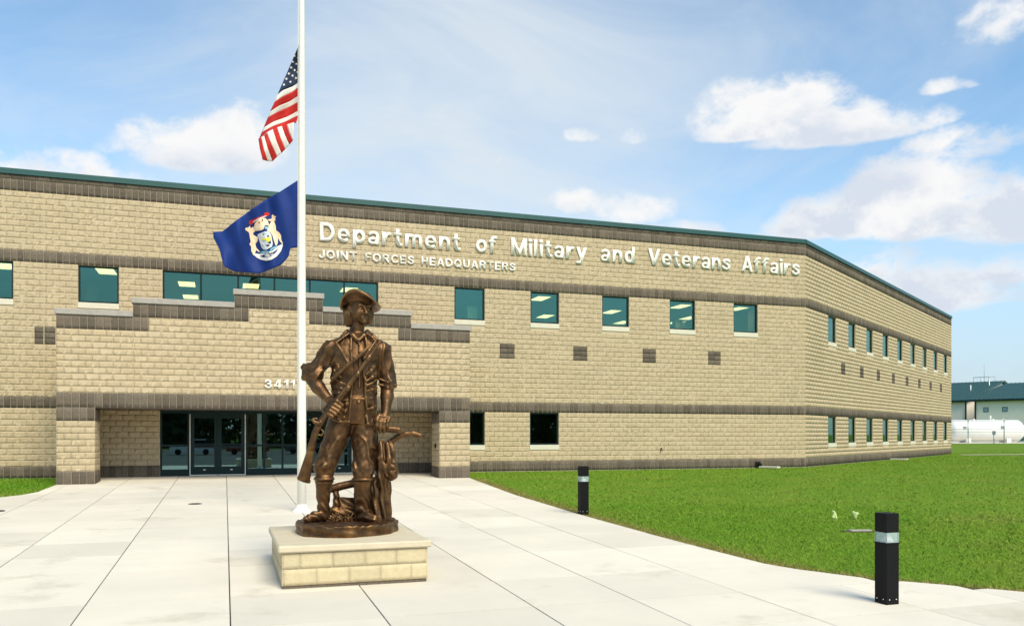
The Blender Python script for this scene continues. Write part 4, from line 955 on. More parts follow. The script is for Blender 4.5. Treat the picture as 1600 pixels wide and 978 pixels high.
def bronze_mat():
    m = bpy.data.materials.new('bronze_patina'); m.use_nodes = True; nt = m.node_tree; N = nt.nodes; L = nt.links; b = N['Principled BSDF']
    geo = N.new('ShaderNodeNewGeometry')
    def noise(sc, d=6, r=.6):
        n = N.new('ShaderNodeTexNoise'); n.inputs['Scale'].default_value = sc; n.inputs['Detail'].default_value = d; n.inputs['Roughness'].default_value = r; L.new(geo.outputs['Position'], n.inputs['Vector']); return n.outputs['Fac']
    cr = N.new('ShaderNodeValToRGB'); L.new(noise(7), cr.inputs[0]); e = cr.color_ramp
    e.elements[0].position = .30; e.elements[0].color = (.055, .029, .014, 1); e.elements[1].position = .72; e.elements[1].color = (.23, .125, .052, 1)
    x = e.elements.new(.48); x.color = (.095, .050, .024, 1); x = e.elements.new(.60); x.color = (.150, .077, .033, 1)
    # polish worn onto raised edges, dark patina left in hollows of the casting
    mr = N.new('ShaderNodeMapRange'); L.new(geo.outputs['Pointiness'], mr.inputs['Value']); mr.inputs['From Min'].default_value = .50; mr.inputs['From Max'].default_value = .62
    mx = N.new('ShaderNodeMix'); mx.data_type = 'RGBA'; L.new(mr.outputs[0], mx.inputs['Factor']); L.new(cr.outputs[0], mx.inputs['A']); mx.inputs['B'].default_value = (.34, .20, .085, 1)
    L.new(mx.outputs['Result'], b.inputs['Base Color']); b.inputs['Metallic'].default_value = .85
    r2 = N.new('ShaderNodeMapRange'); L.new(noise(11), r2.inputs['Value']); r2.inputs['To Min'].default_value = .32; r2.inputs['To Max'].default_value = .56; L.new(r2.outputs[0], b.inputs['Roughness'])
    bp = N.new('ShaderNodeBump'); bp.inputs['Distance'].default_value = .012; bp.inputs['Strength'].default_value = .5; L.new(noise(22, 5), bp.inputs['Height']); L.new(bp.outputs[0], b.inputs['Normal'])
    return m
K['bronze'] = bronze_mat()
def statue():
    sp = px_dir(541, 679); D = 12.0
    root = empty('statue', (sp.x*D, sp.y*D, .068), -math.atan2(sp.x, sp.y))
    setp(root, 'bronze statue of a colonial militiaman with musket beside a plough, on the tan pedestal', 'statue')
    B = K['bronze']
    def add(name, s, parent=root): return link(name, s.mesh(name) if isinstance(s, SDF) else s, B, parent)
    # --- cast ground plate
    s = SDF(p(455, 848, -90), (90, 90, 24), 1.6)
    def plate(X, Y, Z):
        an = np.arctan2(Y, X); r = 79+2.2*np.sin(3*an+1)+1.6*np.sin(7*an)+.9*np.sin(13*an+2)
        q = np.sqrt(X**2+(Y*.99)**2)-r-1.5*np.sin(Z*.5+an*5)*.4; top = 17.0+1.3*np.sin(X*.13+1)*np.sin(Y*.15)+.7*np.sin(X*.41+Y*.3)
        return np.maximum(q, np.maximum(Z-top, -Z-1)) 
    s.put(plate, np.array((-84, -84, -1)), np.array((84, 84, 18)), 1.5)
    add('ground_plate', s)
    # --- figure: head, neck, shirt front, breeches, forearms and hands in one skin
    s = SDF(p(472, 755, -46), (625-541, 34, 830.6-452), 1.1)
    c = p(561.5, 482, 2)
    s.ell(c, (17, 20, 24), 2); s.cone(p(556, 524, 5), p(560, 503, 2), 12.5, 10.5, 3)
    fx, fy = .44, -.90; qx, qy = .90, .44
    def face(f, q, py): return (c[0]+fx*f+qx*q, c[1]+fy*f+qy*q, 830.6-py)
    s.ell(face(6, 0, 494), (12.5, 13, 12.5), 4)                       # jaw
    s.ell(face(15, 0, 503.5), (5.2, 4.5, 3.8), 3)                     # chin
    s.ell(face(11, -8.5, 491), (5, 5, 5.5), 4); s.ell(face(11, 8.5, 491), (5, 5, 5.5), 4)   # cheeks
    s.cone(face(17.2, -8.5, 479), face(17.6, 8.5, 479), 2.6, 2.6, 2)  # brow
    for q in (-6.3, 6.3):
        s.ell(face(19.5, q, 483.6), (4.4, 4.2, 3.0), 1.0, 's'); s.ell(face(16.2, q, 483.8), (3.0, 2.8, 2.2), .8)
    s.chain([face(17.5, 0, 480), face(20.5, 0, 486), face(23.0, 0, 490)], [1.9, 2.2, 2.7], 1.2); s.ell(face(19.6, -2.5, 491.3), (2, 2, 1.5), 1); s.ell(face(19.6, 2.5, 491.3), (2, 2, 1.5), 1)
    s.cone(face(18.0, -4.2, 496.7), face(18.0, 4.2, 496.7), 1.3, 1.3, 1); s.cone(face(17.8, -3.4, 499.6), face(17.8, 3.4, 499.6), 1.5, 1.5, 1)
    s.cone(face(19.8, -4.6, 498.1), face(19.8, 4.6, 498.1), .8, .8, .5, 's')
    s.ell(face(-1, -17.2, 490), (2.4, 4, 6), 1.5)                      # ear
    # shirt collar and shirt front
    s.chain([p(543, 519, -6), p(551, 526, -19), p(558, 533, -24)], [4, 4, 2.6], 1.5); s.chain([p(574, 518, -4), p(568, 526, -19), p(561, 533, -24)], [4, 4, 2.6], 1.5)
    s.loft([(830.6-640, 15, 25, -2, 24.5), (830.6-600, 16, 22, -2, 24), (830.6-560, 16, 26, -1, 24), (830.6-530, 16, 22, 2, 20), (830.6-520, 16, 12, 4, 12)], 3)
    s.chain([p(560, 532, -23.5), p(562, 560, -26), p(561, 606, -26.5)], 1.5, 1.5)
    for yy in (541, 551, 562, 574): s.ell(p(561.5, yy, -26.5), (1.7, 1.6, 1.7), .6)
    # waistband with a fall front and buttons
    s.loft([(830.6-662, 12.5, 33, 0, 24), (830.6-645, 13.5, 30, -1, 25.5), (830.6-624, 15.5, 27, -2, 25.5), (830.6-620, 16, 25, -2, 23)], 2)
    s.cone(p(547, 624, -26), p(572, 624, -26), 2.6, 2.6, 1.5); s.ell(p(560, 629, -28.5), (3, 2, 3), .8); s.cone(p(547, 640, -27.6), p(572, 640, -27.6), .9, .9, .6, 's')
    # thighs and knees
    s.cone(p(533, 662, 0), p(507, 733, -9), 21.5, 14.5, 5); s.cone(p(507, 728, -9), p(507, 752, -8), 15.0, 12.5, 3)
    s.cone(p(570, 662, 0), p(568, 735, -12), 21.5, 16.5, 5); s.cone(p(568, 730, -12), p(567, 752, -11), 16.8, 14.0, 3)
    s.ell(p(552, 655, 2), (26, 21, 13), 4)
    def leg(X, Y, Z):
        m_ = np.clip((160-Z)/20, 0, 1)*(Z > 76); side = np.where(X < 8, 1, 0)
        return -m_*1.5*np.where(X < 8, creases(X, Y, Z, .55, .20, .3, 0), creases(X, Y, Z, 2.3, .20, .3, 5))-m_*.4*wav(X, Y, Z, .3, 10)
    s.disp(leg)
    # forearms
    s.cone(p(487, 590, 4), p(498, 606, -10), 11.0, 10.6, 3); s.cone(p(498, 606, -10), p(513, 624, -25), 10.6, 7.4, 3)
    s.cone(p(605, 600, 4), p(605, 618, 0), 10.4, 10.4, 3); s.cone(p(605, 618, 0), p(602, 645, -10), 10.4, 6.9, 3)
    # image-left hand closed round the musket
    s.ell(p(520, 631, -31), (8.5, 6.5, 8.5), 3, rz=.7)
    s.chain([p(516, 626, -33), p(527, 628, -41), p(535, 634, -40)], [4, 3.4, 2.8], 1.2)                       # thumb
    for i, (kx, ky) in enumerate([(522.5, 634), (519, 639), (515.5, 643.5), (512.5, 648)]):
        l = (1.0, 1.05, 1.0, .82)[i]
        s.chain([p(kx-5, ky-5, -33), p(kx+1, ky-.5, -41), p(kx+9*l, ky+4.5*l, -42), p(kx+13*l, ky+7*l, -37)], [3.6, 3.5, 3.1, 2.7], .9)
    # image-right hand resting over the plough handle
    s.ell(p(599, 653, -14), (9, 6, 8.5), 3, rz=.2)
    for i, (kx, ky) in enumerate([(588.5, 657), (594, 659), (599.6, 660), (605, 658.5)]):
        l = (.9, 1.05, 1.0, .84)[i]
        s.chain([p(kx+3, ky-6, -15), p(kx, ky, -19.5), p(kx-.6, ky+8*l, -20.5), p(kx-.4, ky+15*l, -16)], [3.7, 3.5, 3.1, 2.6], .8)
    s.chain([p(592, 650, -16), p(586, 656, -18), p(582, 663, -17)], [4, 3.4, 2.8], 1.0)
    add('figure', s)
    # --- hair
    s = SDF(p(530, 516, -30), (590-541, 34, 830.6-462), 1.1)
    s.ell((c[0]-2.0, c[1]+5, 830.6-487), (22.5, 19.5, 23), 2); s.cone(p(544, 488, 1), p(544, 505, 4), 7.5, 6.5, 4); s.cone(p(578, 490, 2), p(577, 500, 5), 6, 4.5, 4); s.ell(p(556, 500, 16), (14, 8, 13), 3)
    def cut(X, Y, Z): return (13.0-((X-c[0])*fx+(Y-c[1])*fy)-np.clip((Z-350)*.6, -6, 0))*-1 if False else (8.5-((X-c[0])*fx+(Y-c[1])*fy)+np.clip((Z-(830.6-478))*1.2, 0, 14))
    q = s.sl((-60, -40, 0), (60, 40, 400), 0); X, Y, Z = s.ax[0][:, None, None], s.ax[1][None, :, None], s.ax[2][None, None, :]
    s.d = np.maximum(s.d, -cut(X, Y, Z)).astype(np.float32)
    s.disp(lambda X, Y, Z: 1.0*np.sin(1.15*np.arctan2(Y-c[1], X-c[0])*9+.16*Z+1.3*np.sin(.2*Z)))
    add('hair', s)
    # --- hat: crown and a turned-up, drooping brim
    s = SDF(p(535, 482, -30), (592-541, 40, 830.6-445), 1.1)
    s.ell(p(564, 466, 5), (19.5, 19.5, 11.5), 3); s.ell(p(562, 474, 4), (19.5, 20.5, 7), 2); s.ell(p(566, 453, 3), (10, 6, 3.5), 3, 's')
    hat = add('hat', s)
    rim = [(0, 597, 480.5, -4), (35, 588, 484, 24), (90, 566, 478, 40), (140, 541, 480, 30), (175, 531, 484, 8), (205, 530.5, 474, -8), (230, 539, 460.5, -22), (252, 552, 454.5, -29), (275, 564, 459, -33), (300, 576, 467, -33), (330, 589, 475.5, -24), (360, 597, 480.5, -4)]
    an = np.array([r[0] for r in rim]); n = 72; V = []; F = []; nr = 7
    for k in range(n):
        t = 360*k/n
        def sm(i): 
            w = [np.interp((t+o) % 360, an, [r[i] for r in rim]) for o in (-12, -6, 0, 6, 12)]; return sum(w)/5
        ex, ep, ey = sm(1), sm(2), sm(3); th = math.radians(t)
        ix, iy, ip = 562.5+19.0*math.cos(th), 3.5+19.8*math.sin(th), 473.5
        for j in range(nr):
            f = j/(nr-1); lift = -2.2*math.sin(f*math.pi)*(-1 if ep < 472 else 1)
            V.append(p(ix+(ex-ix)*f, ip+(ep-ip)*(f**1.35)-lift, iy+(ey-iy)*f))
    for k in range(n):
        for j in range(nr-1): F.append((k*nr+j, ((k+1) % n)*nr+j, ((k+1) % n)*nr+j+1, k*nr+j+1))
    me = np_mesh('brim', np.array(V)*np.array([.009, .009, .00912]), F, smooth=True); o = add('brim', me, hat); md = o.modifiers.new('thickness', 'SOLIDIFY'); md.thickness = .022; md.offset = 0
    # --- coat with sleeves, cuffs, lapels
    s = SDF(p(470, 672, -40), (625-541, 40, 830.6-514), 1.1)
    z = lambda py: 830.6-py
    s.loft([(z(664), 11, 34, 0, 26.5), (z(645), 11.5, 36, 0, 27.5), (z(628), 12, 36.5, 0, 27), (z(612), 12, 36, 0, 26.5), (z(595), 12.5, 36, 0, 27), (z(575), 12.5, 37.5, 0, 28), (z(556), 13.5, 42, 1, 27.5), (z(544), 14.2, 46, 2, 25), (z(537), 14.5, 43, 3, 22), (z(531), 15, 35, 3, 19), (z(525), 15.5, 24, 5, 15), (z(518), 16, 13, 6, 12)], 3)
    s.cone(p(518, 550, 3), p(489, 582, 6), 16.0, 13.0, 6); s.ell(p(519, 546, 3), (15, 16, 13), 6)
    s.cone(p(597, 546, 3), p(605, 586, 6), 15.5, 12.5, 6); s.ell(p(593, 546, 3), (13.5, 16, 13), 6)
    # rolled cuffs
    s.cone(p(484, 579, 7), p(494, 588, -2), 13.5, 13.5, 2); s.cone(p(482, 586, 6), p(497, 583, -2), 11.5, 11.5, 2); s.cone(p(605, 588, 6), p(606, 599, 3), 13.6, 14.2, 2)
    s.chain([p(476, 582, -6), p(487, 586, -13), p(503, 580, -10)], 2.0, 1.5); s.chain([p(593, 592, -7), p(605, 597, -11), p(618, 592, -6)], 2.0, 1.5); s.chain([p(592, 600, -6), p(605, 604, -10), p(619, 600, -5)], 2.0, 1.5)
    # open front: V from the neck, widening again below the waist
    s.d_back = None
    def openfront(X, Y, Z):
        a = np.interp(Z, [z(668), z(640), z(612), z(590), z(560), z(535), z(520)], [13.0, 12.0, 9.5, 7.5, 9, 11, 13]).astype(np.float32); cx = np.interp(Z, [z(668), z(612), z(560), z(520)], [17, 17.5, 18.5, 17]).astype(np.float32)
        return np.maximum(np.abs(X-cx)-a, Y+4)
    s.put(openfront, np.array((0, -40, z(672))), np.array((36, -4, z(515))), 1.2, 's')
    # lapels and collar
    def flap(pts, r=1.6):
        s.chain(pts, r, 2.2)
    flap([p(546, 522, -15), p(536, 530, -20), p(526, 538, -23)]); flap([p(526, 538, -24), p(535, 552, -28), p(545, 572, -29)]); flap([p(549, 524, -17), p(548, 548, -27), p(550, 572, -28)], 1.8)
    flap([p(572, 521, -14), p(581, 528, -18), p(587, 535, -19)]); flap([p(585, 536, -22), p(576, 549, -27), p(568, 562, -28)]); flap([p(570, 524, -17), p(573, 545, -26), p(569, 562, -28)], 1.8)
    s.chain([p(527.5, 540, -26), p(536.5, 554, -31), p(546, 574, -31)], 1.2, .6, 's'); s.chain([p(583, 538, -25), p(574, 551, -30), p(566, 563, -30)], 1.2, .6, 's')
    s.chain([p(541, 520, -8), p(536, 527, -13), p(531, 534, -17)], 3.4, 2); s.chain([p(577, 520, -6), p(583, 526, -11), p(588, 531, -13)], 3.2, 2)
    # coat edges, pocket flap, hem
    s.chain([p(551, 592, -27.5), p(548, 622, -28), p(545, 664, -26)], 1.4, 1.8); s.chain([p(570, 592, -27.5), p(571, 622, -28), p(574, 664, -26)], 1.4, 1.8)
    s.chain([p(519, 653, -16), p(531, 659, -25), p(545, 659, -28)], 2.6, 1.5); s.chain([p(574, 662, -28), p(585, 664, -18), p(588, 660, -6)], 2.6, 1.5)
    for (bx, by) in ((541, 632), (539.5, 643), (538, 652), (543, 612)): s.ell(p(bx, by, -28.5), (2.2, 2.0, 2.2), .6)
    # shoulder seams
    s.chain([p(520, 528, -8), p(517, 541, -19), p(518, 560, -20)], 1.0, .8, 's'); s.chain([p(590, 529, -8), p(592, 543, -18), p(590, 562, -20)], 1.0, .8, 's')
    # drag folds
    for a, b, r in (((520, 592), (545, 604), 2.4), ((518, 602), (546, 611), 2.2), ((519, 612), (540, 616), 2.2), ((521, 578), (538, 596), 2.0), ((519, 624), (541, 626), 2.0), ((588, 583), (573, 596), 2.4), ((588, 594), (573, 603), 2.2), ((588, 606), (572, 612), 2.4), ((587, 620), (573, 622), 2.0), ((588, 634), (574, 640), 2.2), ((586, 572), (572, 586), 2.2), ((524, 568), (534, 580), 2.0)):
        s.chain([p(a[0], a[1], -17), p((a[0]+b[0])/2, (a[1]+b[1])/2+1, -26), p(b[0], b[1], -28)], [r*.6, r, r*.5], 1.6)
    def fold(X, Y, Z):
        aL = np.clip((-12-X)/12, 0, 1)*(Z > 235); aR = np.clip((X-50)/8, 0, 1)*(Z > 225)
        w = -aL*1.5*creases(X, Y, Z, .95, .19, .3, 3)-aR*1.4*creases(X, Y, Z, 1.9, .19, .3, 8)
        body = -(1-np.maximum(aL, aR))*(1.0*np.where(X < 12, creases(X, Y, Z, .6, .17, .3, 1), creases(X, Y, Z, 2.5, .17, .3, 6)))*np.clip((285-Z)/40, .12, 1)
        return w+body
    s.disp(fold)
    add('coat', s)
    # --- boots
    for nm, top, mid, ank, heel, toe, r in (('l', (507, 747, -8), (505.5, 772, -4), (506, 793, -2), (507, 804.5, 1), (481, 808, -16), (14.2, 10.2, 9.0)), ('r', (567, 748, -11), (566, 774, -8), (566, 794, -6), (565, 805, -4), (584, 808.5, -26), (15.6, 12.4, 10.6))):
        x0 = min(top[0], toe[0])-22; x1 = max(top[0], toe[0])+22
        s = SDF((x0-541, -44, 12), (x1-541, 16, 830.6-738), 1.1)
        s.cone(p(*top), p(*mid), r[0], r[1], 2); s.cone(p(*mid), p(*ank), r[1], r[2], 4); s.cone(p(*ank), p(*heel), r[2], 8.2, 3)
        hh, tt = np.array(heel), np.array(toe); mm = hh*.45+tt*.55; s.cone(p(*heel), p(mm[0], mm[1]-1, mm[2]), 8.4, 8.0, 4); s.cone(p(mm[0], mm[1]-1, mm[2]), p(*toe), 8.0, 5.6, 3)
        # top rim, sole
        s.put(lambda X, Y, Z: np.sqrt((np.sqrt((X-(top[0]-541))**2+(Y-top[2])**2)-r[0]-.3)**2+((Z-(830.6-top[1]))/1.2)**2)-1.9, np.array((top[0]-541-20, top[2]-20, 830.6-top[1]-3)), np.array((top[0]-541+20, top[2]+20, 830.6-top[1]+3)), 1.0)
        s.cone((heel[0]-541, heel[2], 17.0), (toe[0]-541, toe[2], 17.0), 8.6, 7.0, .5) if False else None
        s.disp(lambda X, Y, Z: .75*np.sin(.5*Z+.3*X+.4*Y+np.sin(.2*X))*np.clip((66-Z)/20, 0, 1))
        add('boot', s)
    # --- musket and sling
    s = SDF(p(460, 760, -52), (600-541, 5, 830.6-530), 1.0)
    mz, hd, lk, bt_ = p(592, 537, -36), p(524, 637, -38), p(501, 662, -38), p(477, 744, -24)
    lerp = lambda a, b, t: tuple(a[i]+(b[i]-a[i])*t for i in range(3))
    s.cone(mz, hd, 2.5, 2.9, .8); s.cone(lerp(mz, hd, .22), lk, 3.0, 5.0, 1.2); s.chain([lk, p(494, 678, -36), p(489, 697, -33)], [5.4, 4.8, 5.2], 2)
    s.cone(p(490, 694, -33), p(478, 742, -24), 5.0, 9.4, 3, sy=.62); s.cone(p(470, 745, -23), p(484, 750, -23), 3.4, 3.4, 1.5)
    for t in (.25, .5, .72): 
        q = lerp(mz, hd, t); s.cone(lerp(mz, hd, t-.012), lerp(mz, hd, t+.012), 4.3, 4.3, .5)
    s.chain([p(499, 662, -43), p(494, 660, -44), p(491, 657, -44)], [3.2, 2.6, 2.2], 1); s.cone(p(492, 655, -44), p(497, 655, -44), 1.6, 1.8, .6); s.chain([p(503, 670, -38), p(507, 675, -38), p(504, 680, -38), p(498, 679, -38)], 1.3, .6)
    mus = add('musket', s)
    s = SDF(p(512, 606, -46), (583-541, 0, 830.6-538), 1.0)
    s.chain([p(574, 545, -32), p(567, 553, -33), p(556, 563, -34), p(543, 573, -33), p(532, 583, -31), p(523, 592, -26), p(518, 600, -18)], 2.5, 1.2, sy=.6)
    add('sling', s, mus)
    # --- plough: two curved handles, beam, share
    plough = empty('plough', parent=root)
    def hand(pts, r):
        xs = [q[0] for q in pts]; ys = [q[1] for q in pts]; zs = [q[2] for q in pts]; s = SDF((min(xs)-9, min(ys)-9, min(zs)-9), (max(xs)+9, max(ys)+9, max(zs)+9), 1.0)
        s.chain(pts, r, 1.5); return s
    add('handle', hand([p(569, 664, -12), p(586, 667, -12), p(604, 669.5, -12), p(622, 671.5, -13)], 5.6), plough)
    add('handle', hand([p(598, 724, 6), p(605, 700, 3), p(612, 690, 1), p(622, 682.5, -1), p(634, 678, -3), p(646, 677, -4), p(657, 680.5, -5)], 5.0), plough)
    add('handle_post', hand([p(575, 668, -6), p(586, 700, 2), p(591, 745, 8)], 5.0), plough)
    add('beam', hand([p(514, 765, 20), p(530, 761, 20), p(553, 756, 20), p(585, 752, 18)], 6.4), plough)
    s = SDF(p(508, 818, -10), (600-541, 55, 830.6-758), 1.2)
    s.cone(p(525, 766, 20), p(526, 812, 20), 5, 6, 1.5); s.ell(p(548, 796, 27), (30, 9, 17), 2, rz=-.25); s.cone(p(520, 800, 20), p(580, 808, 22), 7, 9, 3)
    s.disp(lambda X, Y, Z: .7*np.sin(.3*X+.5*Z)); add('share', s, plough)
    # tufts of grass cast at the feet
    s = SDF(p(505, 822, -30), (575-541, 30, 830.6-785), 1.0)
    for k in range(34):
        a, b = random.uniform(512, 562), random.uniform(-14, 14); hgt = random.uniform(6, 17); s.chain([p(a, 816, b), p(a+random.uniform(-2, 2), 816-hgt*.6, b-2), p(a+random.uniform(-6, 6), 816-hgt, b-4)], [2.6, 1.7, .8], .8)
    add('grass_tuft', s)
    # --- jacket and bag hung on the plough
    s = SDF(p(572, 822, -34), (630-541, 30, 830.6-678), 1.15)
    s.cone(p(598, 700, -2), p(602, 730, -4), 11, 17, 5); s.cone(p(602, 728, -4), p(597, 758, -2), 17, 8, 5); s.ell(p(606, 708, -2), (13, 15, 20), 4)
    s.chain([p(596, 690, -12), p(593, 715, -19), p(594, 745, -17), p(598, 764, -10)], [4, 4.5, 4, 2.5], 2); s.chain([p(604, 694, -14), p(606, 716, -20), p(605, 742, -18)], [3, 3.5, 2.5], 2)
    s.chain([p(600, 690, -13), p(600, 716, -19), p(600, 742, -18)], 1.6, 1, 's')
    s.disp(lambda X, Y, Z: 1.1*np.sin(.5*X+.12*Z+.3*Y+1.4*np.sin(.08*Z))); add('hung_jacket', s)
    s = SDF(p(596, 766, -36), (630-541, 14, 830.6-712), 1.1)
    s.ell(p(612, 737, -12), (10.5, 12, 14), 2); s.ell(p(612, 729, -15), (10, 10.5, 8), 1.2); s.chain([p(603, 732, -22), p(612, 736, -26), p(621, 731, -19)], 1.1, .7, 's'); s.chain([p(606, 722, -14), p(603, 705, -12), p(600, 694, -8)], 1.6, 1)
    s.disp(lambda X, Y, Z: .5*np.sin(.4*X+.5*Z)); add('bag', s)
    s = SDF(p(572, 822, -24), (620-541, 30, 830.6-745), 1.15)
    s.cone(p(597, 756, 4), p(596, 816, 4), 13.5, 16.5, 3); s.cone(p(584, 760, 2), p(583, 814, 0), 5, 6.5, 2)
    s.disp(lambda X, Y, Z: 1.7*np.sin(np.arctan2(Y-4, X-55)*7+.05*Z)+.8*np.sin(.2*Z+.5*X)); add('stump', s)
    return root
STATUE = statue()
# ------------------------------------------------------------------ bollard lights
K['lens'] = mat('bollard_lens', (.55, .70, .70), .25); K['lens'].node_tree.nodes['Principled BSDF'].inputs['Alpha'].default_value = .32
def bollard(u, v, label):
    zb = float(gz(np.array(u), np.array(v)))+.016
    o = empty('bollard_light', (u, v, zb)); setp(o, label, 'bollard', 'bollard lights beside the pavement')
    a = .095; H = 1.07
    mb = MB(); mb.box(-a, a, -a, a, -.05, H-.345, bev=.006); mb.build('post', K['black'], o)
    mb = MB(); mb.box(-a, a, -a, a, H-.225, H, bev=.006); mb.build('cap', K['black'], o)
    mb = MB(); mb.box(-a-.006, a+.006, -a-.006, a+.006, H-.357, H-.345, bev=.003); mb.build('collar', K['black'], o)
    mb = MB()
    for x0, x1, y0, y1 in ((-a+.004, a-.004, -a+.002, -a+.008), (-a+.004, a-.004, a-.008, a-.002), (-a+.002, -a+.008, -a+.009, a-.009), (a-.008, a-.002, -a+.009, a-.009)): mb.box(x0, x1, y0, y1, H-.344, H-.226)
    mb.build('lens', K['lens'], o)
    mb = MB(); mb.lathe([(.084, H-.343), (.06, H-.305), (.036, H-.26), (.03, H-.228)], seg=16); mb.build('reflector', K['white'], o)
    mb = MB()
    for sx in (-1, 1):
        for sy in (-1, 1): mb.box(sx*(a-.012)-.004, sx*(a-.012)+.004, sy*(a-.012)-.004, sy*(a-.012)+.004, H-.345, H-.225)
    mb.build('strut', K['black'], o)
    mb = MB()
    for s in (-1, 1):
        mb.tube([(s*.05, -a+.002, .06), (s*.05, -a-.006, .06)], .006, 8); mb.tube([(-a+.002, s*.05, .06), (-a-.006, s*.05, .06)], .006, 8)
    mb.build('bolt', K['white'], o)
    return o
bollard(7.43, 8.02, 'black square bollard light in the right foreground on the pavement corner')
bollard(7.62, 17.39, 'black square bollard light farther back where the pavement meets the lawn')

# ------------------------------------------------------------------ small things on the ground and wall
def G(u, v): return float(gz(np.array(u), np.array(v)))
K['iron'] = mat('cast_iron', (.035, .030, .026), .8, var=.3, vscale=20); K['flagtape'] = mat('marker_flag', (.50, .72, .16), .7, vscale=40, col2=(.72, .80, .45)); K['wire'] = mat('wire', (.25, .26, .25), .4, .8)
o = empty('floor_drain', (-.68, 21.75, G(0, 21.75)+.02)); setp(o, 'small round dark drain cover set in the pavement before the doors', 'drain')
mb = MB(); mb.lathe([(.16, -.01), (.16, .004), (.12, .006)], seg=24); mb.build('cover', K['iron'], o)
mb = MB()
for k in range(-3, 4): mb.box(-.09, .09, k*.03-.006, k*.03+.006, .006, .010)
mb.build('grate', K['black'], o)
o = empty('floor_drain', (-4.72, 21.2, G(0, 21.2)+.02)); setp(o, 'brown drain cover at the left edge of the photo', 'drain')
mb = MB(); mb.lathe([(.13, -.01), (.13, .012), (.10, .018), (.03, .02)], seg=24); mb.build('cover', K['iron'], o)
for (px, py, lab, sg) in ((1300, 812, 'left one of two small pale green marker flags on the lawn', 1), (1333, 812, 'right one of two small pale green marker flags on the lawn', -1)):
    d = px_dir(px, py); D = 17.9; u, v = d.x*D, d.y*D
    o = empty('marker_flag', (u, v, G(u, v)-.02)); setp(o, lab, 'marker flag', 'marker flags on the lawn'); o.rotation_euler = (0, 0, -.7)
    mb = MB(); mb.tube([(0, 0, 0), (.01, 0, .15), (0, 0, .27)], .003, 5); mb.build('stake', K['wire'], o)
    V = []; F = []
    for j in range(5):
        for i in range(6):
            V.append((.10*(i/5)*(1-.25*j/4)+sg*.02*math.sin(i+j), .03*math.sin(i*1.4+j*.9), .27-.16*j/4-.05*(i/5)))
    for j in range(4):
        for i in range(5): F.append((j*6+i, j*6+i+1, j*6+i+7, j*6+i+6))
    pl = link('pennant', np_mesh('pennant', V, F, smooth=True), K['flagtape'], o); thick(pl, .003)
o = empty('valve_cover', (11.6, 13.5, G(11.6, 13.5)-.01)); setp(o, 'flat grey cover plate half sunk in the lawn beside the marker flags', 'cover'); o.rotation_euler = (0, 0, -.25)
mb = MB(); mb.box(.0, .42, -.07, .07, 0, .030, bev=.008); mb.build('lid', K['precast'], o); mb = MB(); mb.box(-.14, .46, -.11, .11, -.03, .008, bev=.008); mb.build('surround', mat('bare_soil', (.10, .075, .045), .95, var=.4, vscale=12), o)
o = empty('downspout', (22.35, V0-.02, 0)); setp(o, 'short drain pipe stub with splash block at the foot of the wall', 'drain pipe')
mb = MB(); mb.tube([(0, .1, .17), (0, -.12, .17), (0, -.22, .13)], .075, 14); mb.build('pipe_stub', K['black'], o)
mb = MB(); mb.box(-.1, .1, -.10, .0, .06, .27); mb.build('wall_plate', K['iron'], o)
mb = MB(); mb.prism([(-.16, 0), (.16, 0), (.16, .07), (.12, .07), (.09, .03), (-.09, .03), (-.12, .07), (-.16, .07)], -1.0, -.15, Matrix.Rotation(.5, 4, 'Z')); mb.build('splash_block', K['sill'], o)
o = empty('splash_block', (24.9+.84*14.2, V0+.5426*14.2, 0), W_ANG); setp(o, 'pale splash block at the foot of the angled wing wall', 'splash block')
mb = MB(); mb.prism([(-.16, 0), (.16, 0), (.16, .07), (.12, .07), (.09, .03), (-.09, .03), (-.12, .07), (-.16, .07)], -1.0, -.1); mb.build('trough', K['sill'], o)
o = empty('hose_bib', (17.55, V0-.012, .82)); setp(o, 'small dark outdoor tap on the wall between ground windows and corner', 'tap')
mb = MB(); mb.tube([(0, .02, 0), (0, -.08, 0), (0, -.11, -.05)], .02, 8); mb.build('spout', K['iron'], o); mb = MB(); mb.tube([(0, -.05, .03), (0, -.05, .07)], .035, 10); mb.build('handwheel', K['iron'], o)

# ------------------------------------------------------------------ background: tank, fence, halls
K['tank'] = mat('tank_white', (.78, .78, .76), .4, var=.06, vscale=.6, spec=.5); K['galv'] = mat('galvanised', (.34, .38, .38), .45, .6, var=.2, vscale=3); K['hallwall'] = mat('hall_wall', (.80, .76, .68), .85, var=.1, vscale=.5); K['hallroof'] = mat('hall_roof_green', (.008, .065, .058), .45, var=.2, vscale=.4, spec=.5)
K['halldark'] = mat('hall_block_brown', (.22, .19, .15), .9, var=.2, vscale=2)
M0 = cam_frame(1538, 100); sx = 100/1316.
TK = empty('storage_tank'); TK.matrix_world = M0 @ Matrix.Rotation(R(26), 4, 'Z'); setp(TK, 'white horizontal fuel storage tank behind the wire fence', 'tank')
rt, hl = 1.26, 3.75; zc = .16+rt
prof = [(-hl-.75, .02), (-hl-.70, .45), (-hl-.5, .85), (-hl-.2, 1.12), (-hl, rt), (0, rt), (hl, rt), (hl+.2, 1.12), (hl+.5, .85), (hl+.70, .45), (hl+.75, .02)]
mb = MB(); mb.tube([(x, 0, zc) for x, r in prof], [r for x, r in prof], 36); mb.build('shell', K['tank'], TK)
for x in (-2.2, 2.4):
    mb = MB(); mb.box(x-.25, x+.25, -.9, .9, -.1, .75); mb.build('saddle', K['tank'], TK)
for x in (-1.2, .7, 1.0, 2.2):
    mb = MB(); mb.tube([(x, 0, zc+rt-.1), (x, 0, zc+rt+(.5 if x == .7 else .12))], .09 if x == .7 else .12, 10); mb.build('vent_pipe', K['tank'], TK)
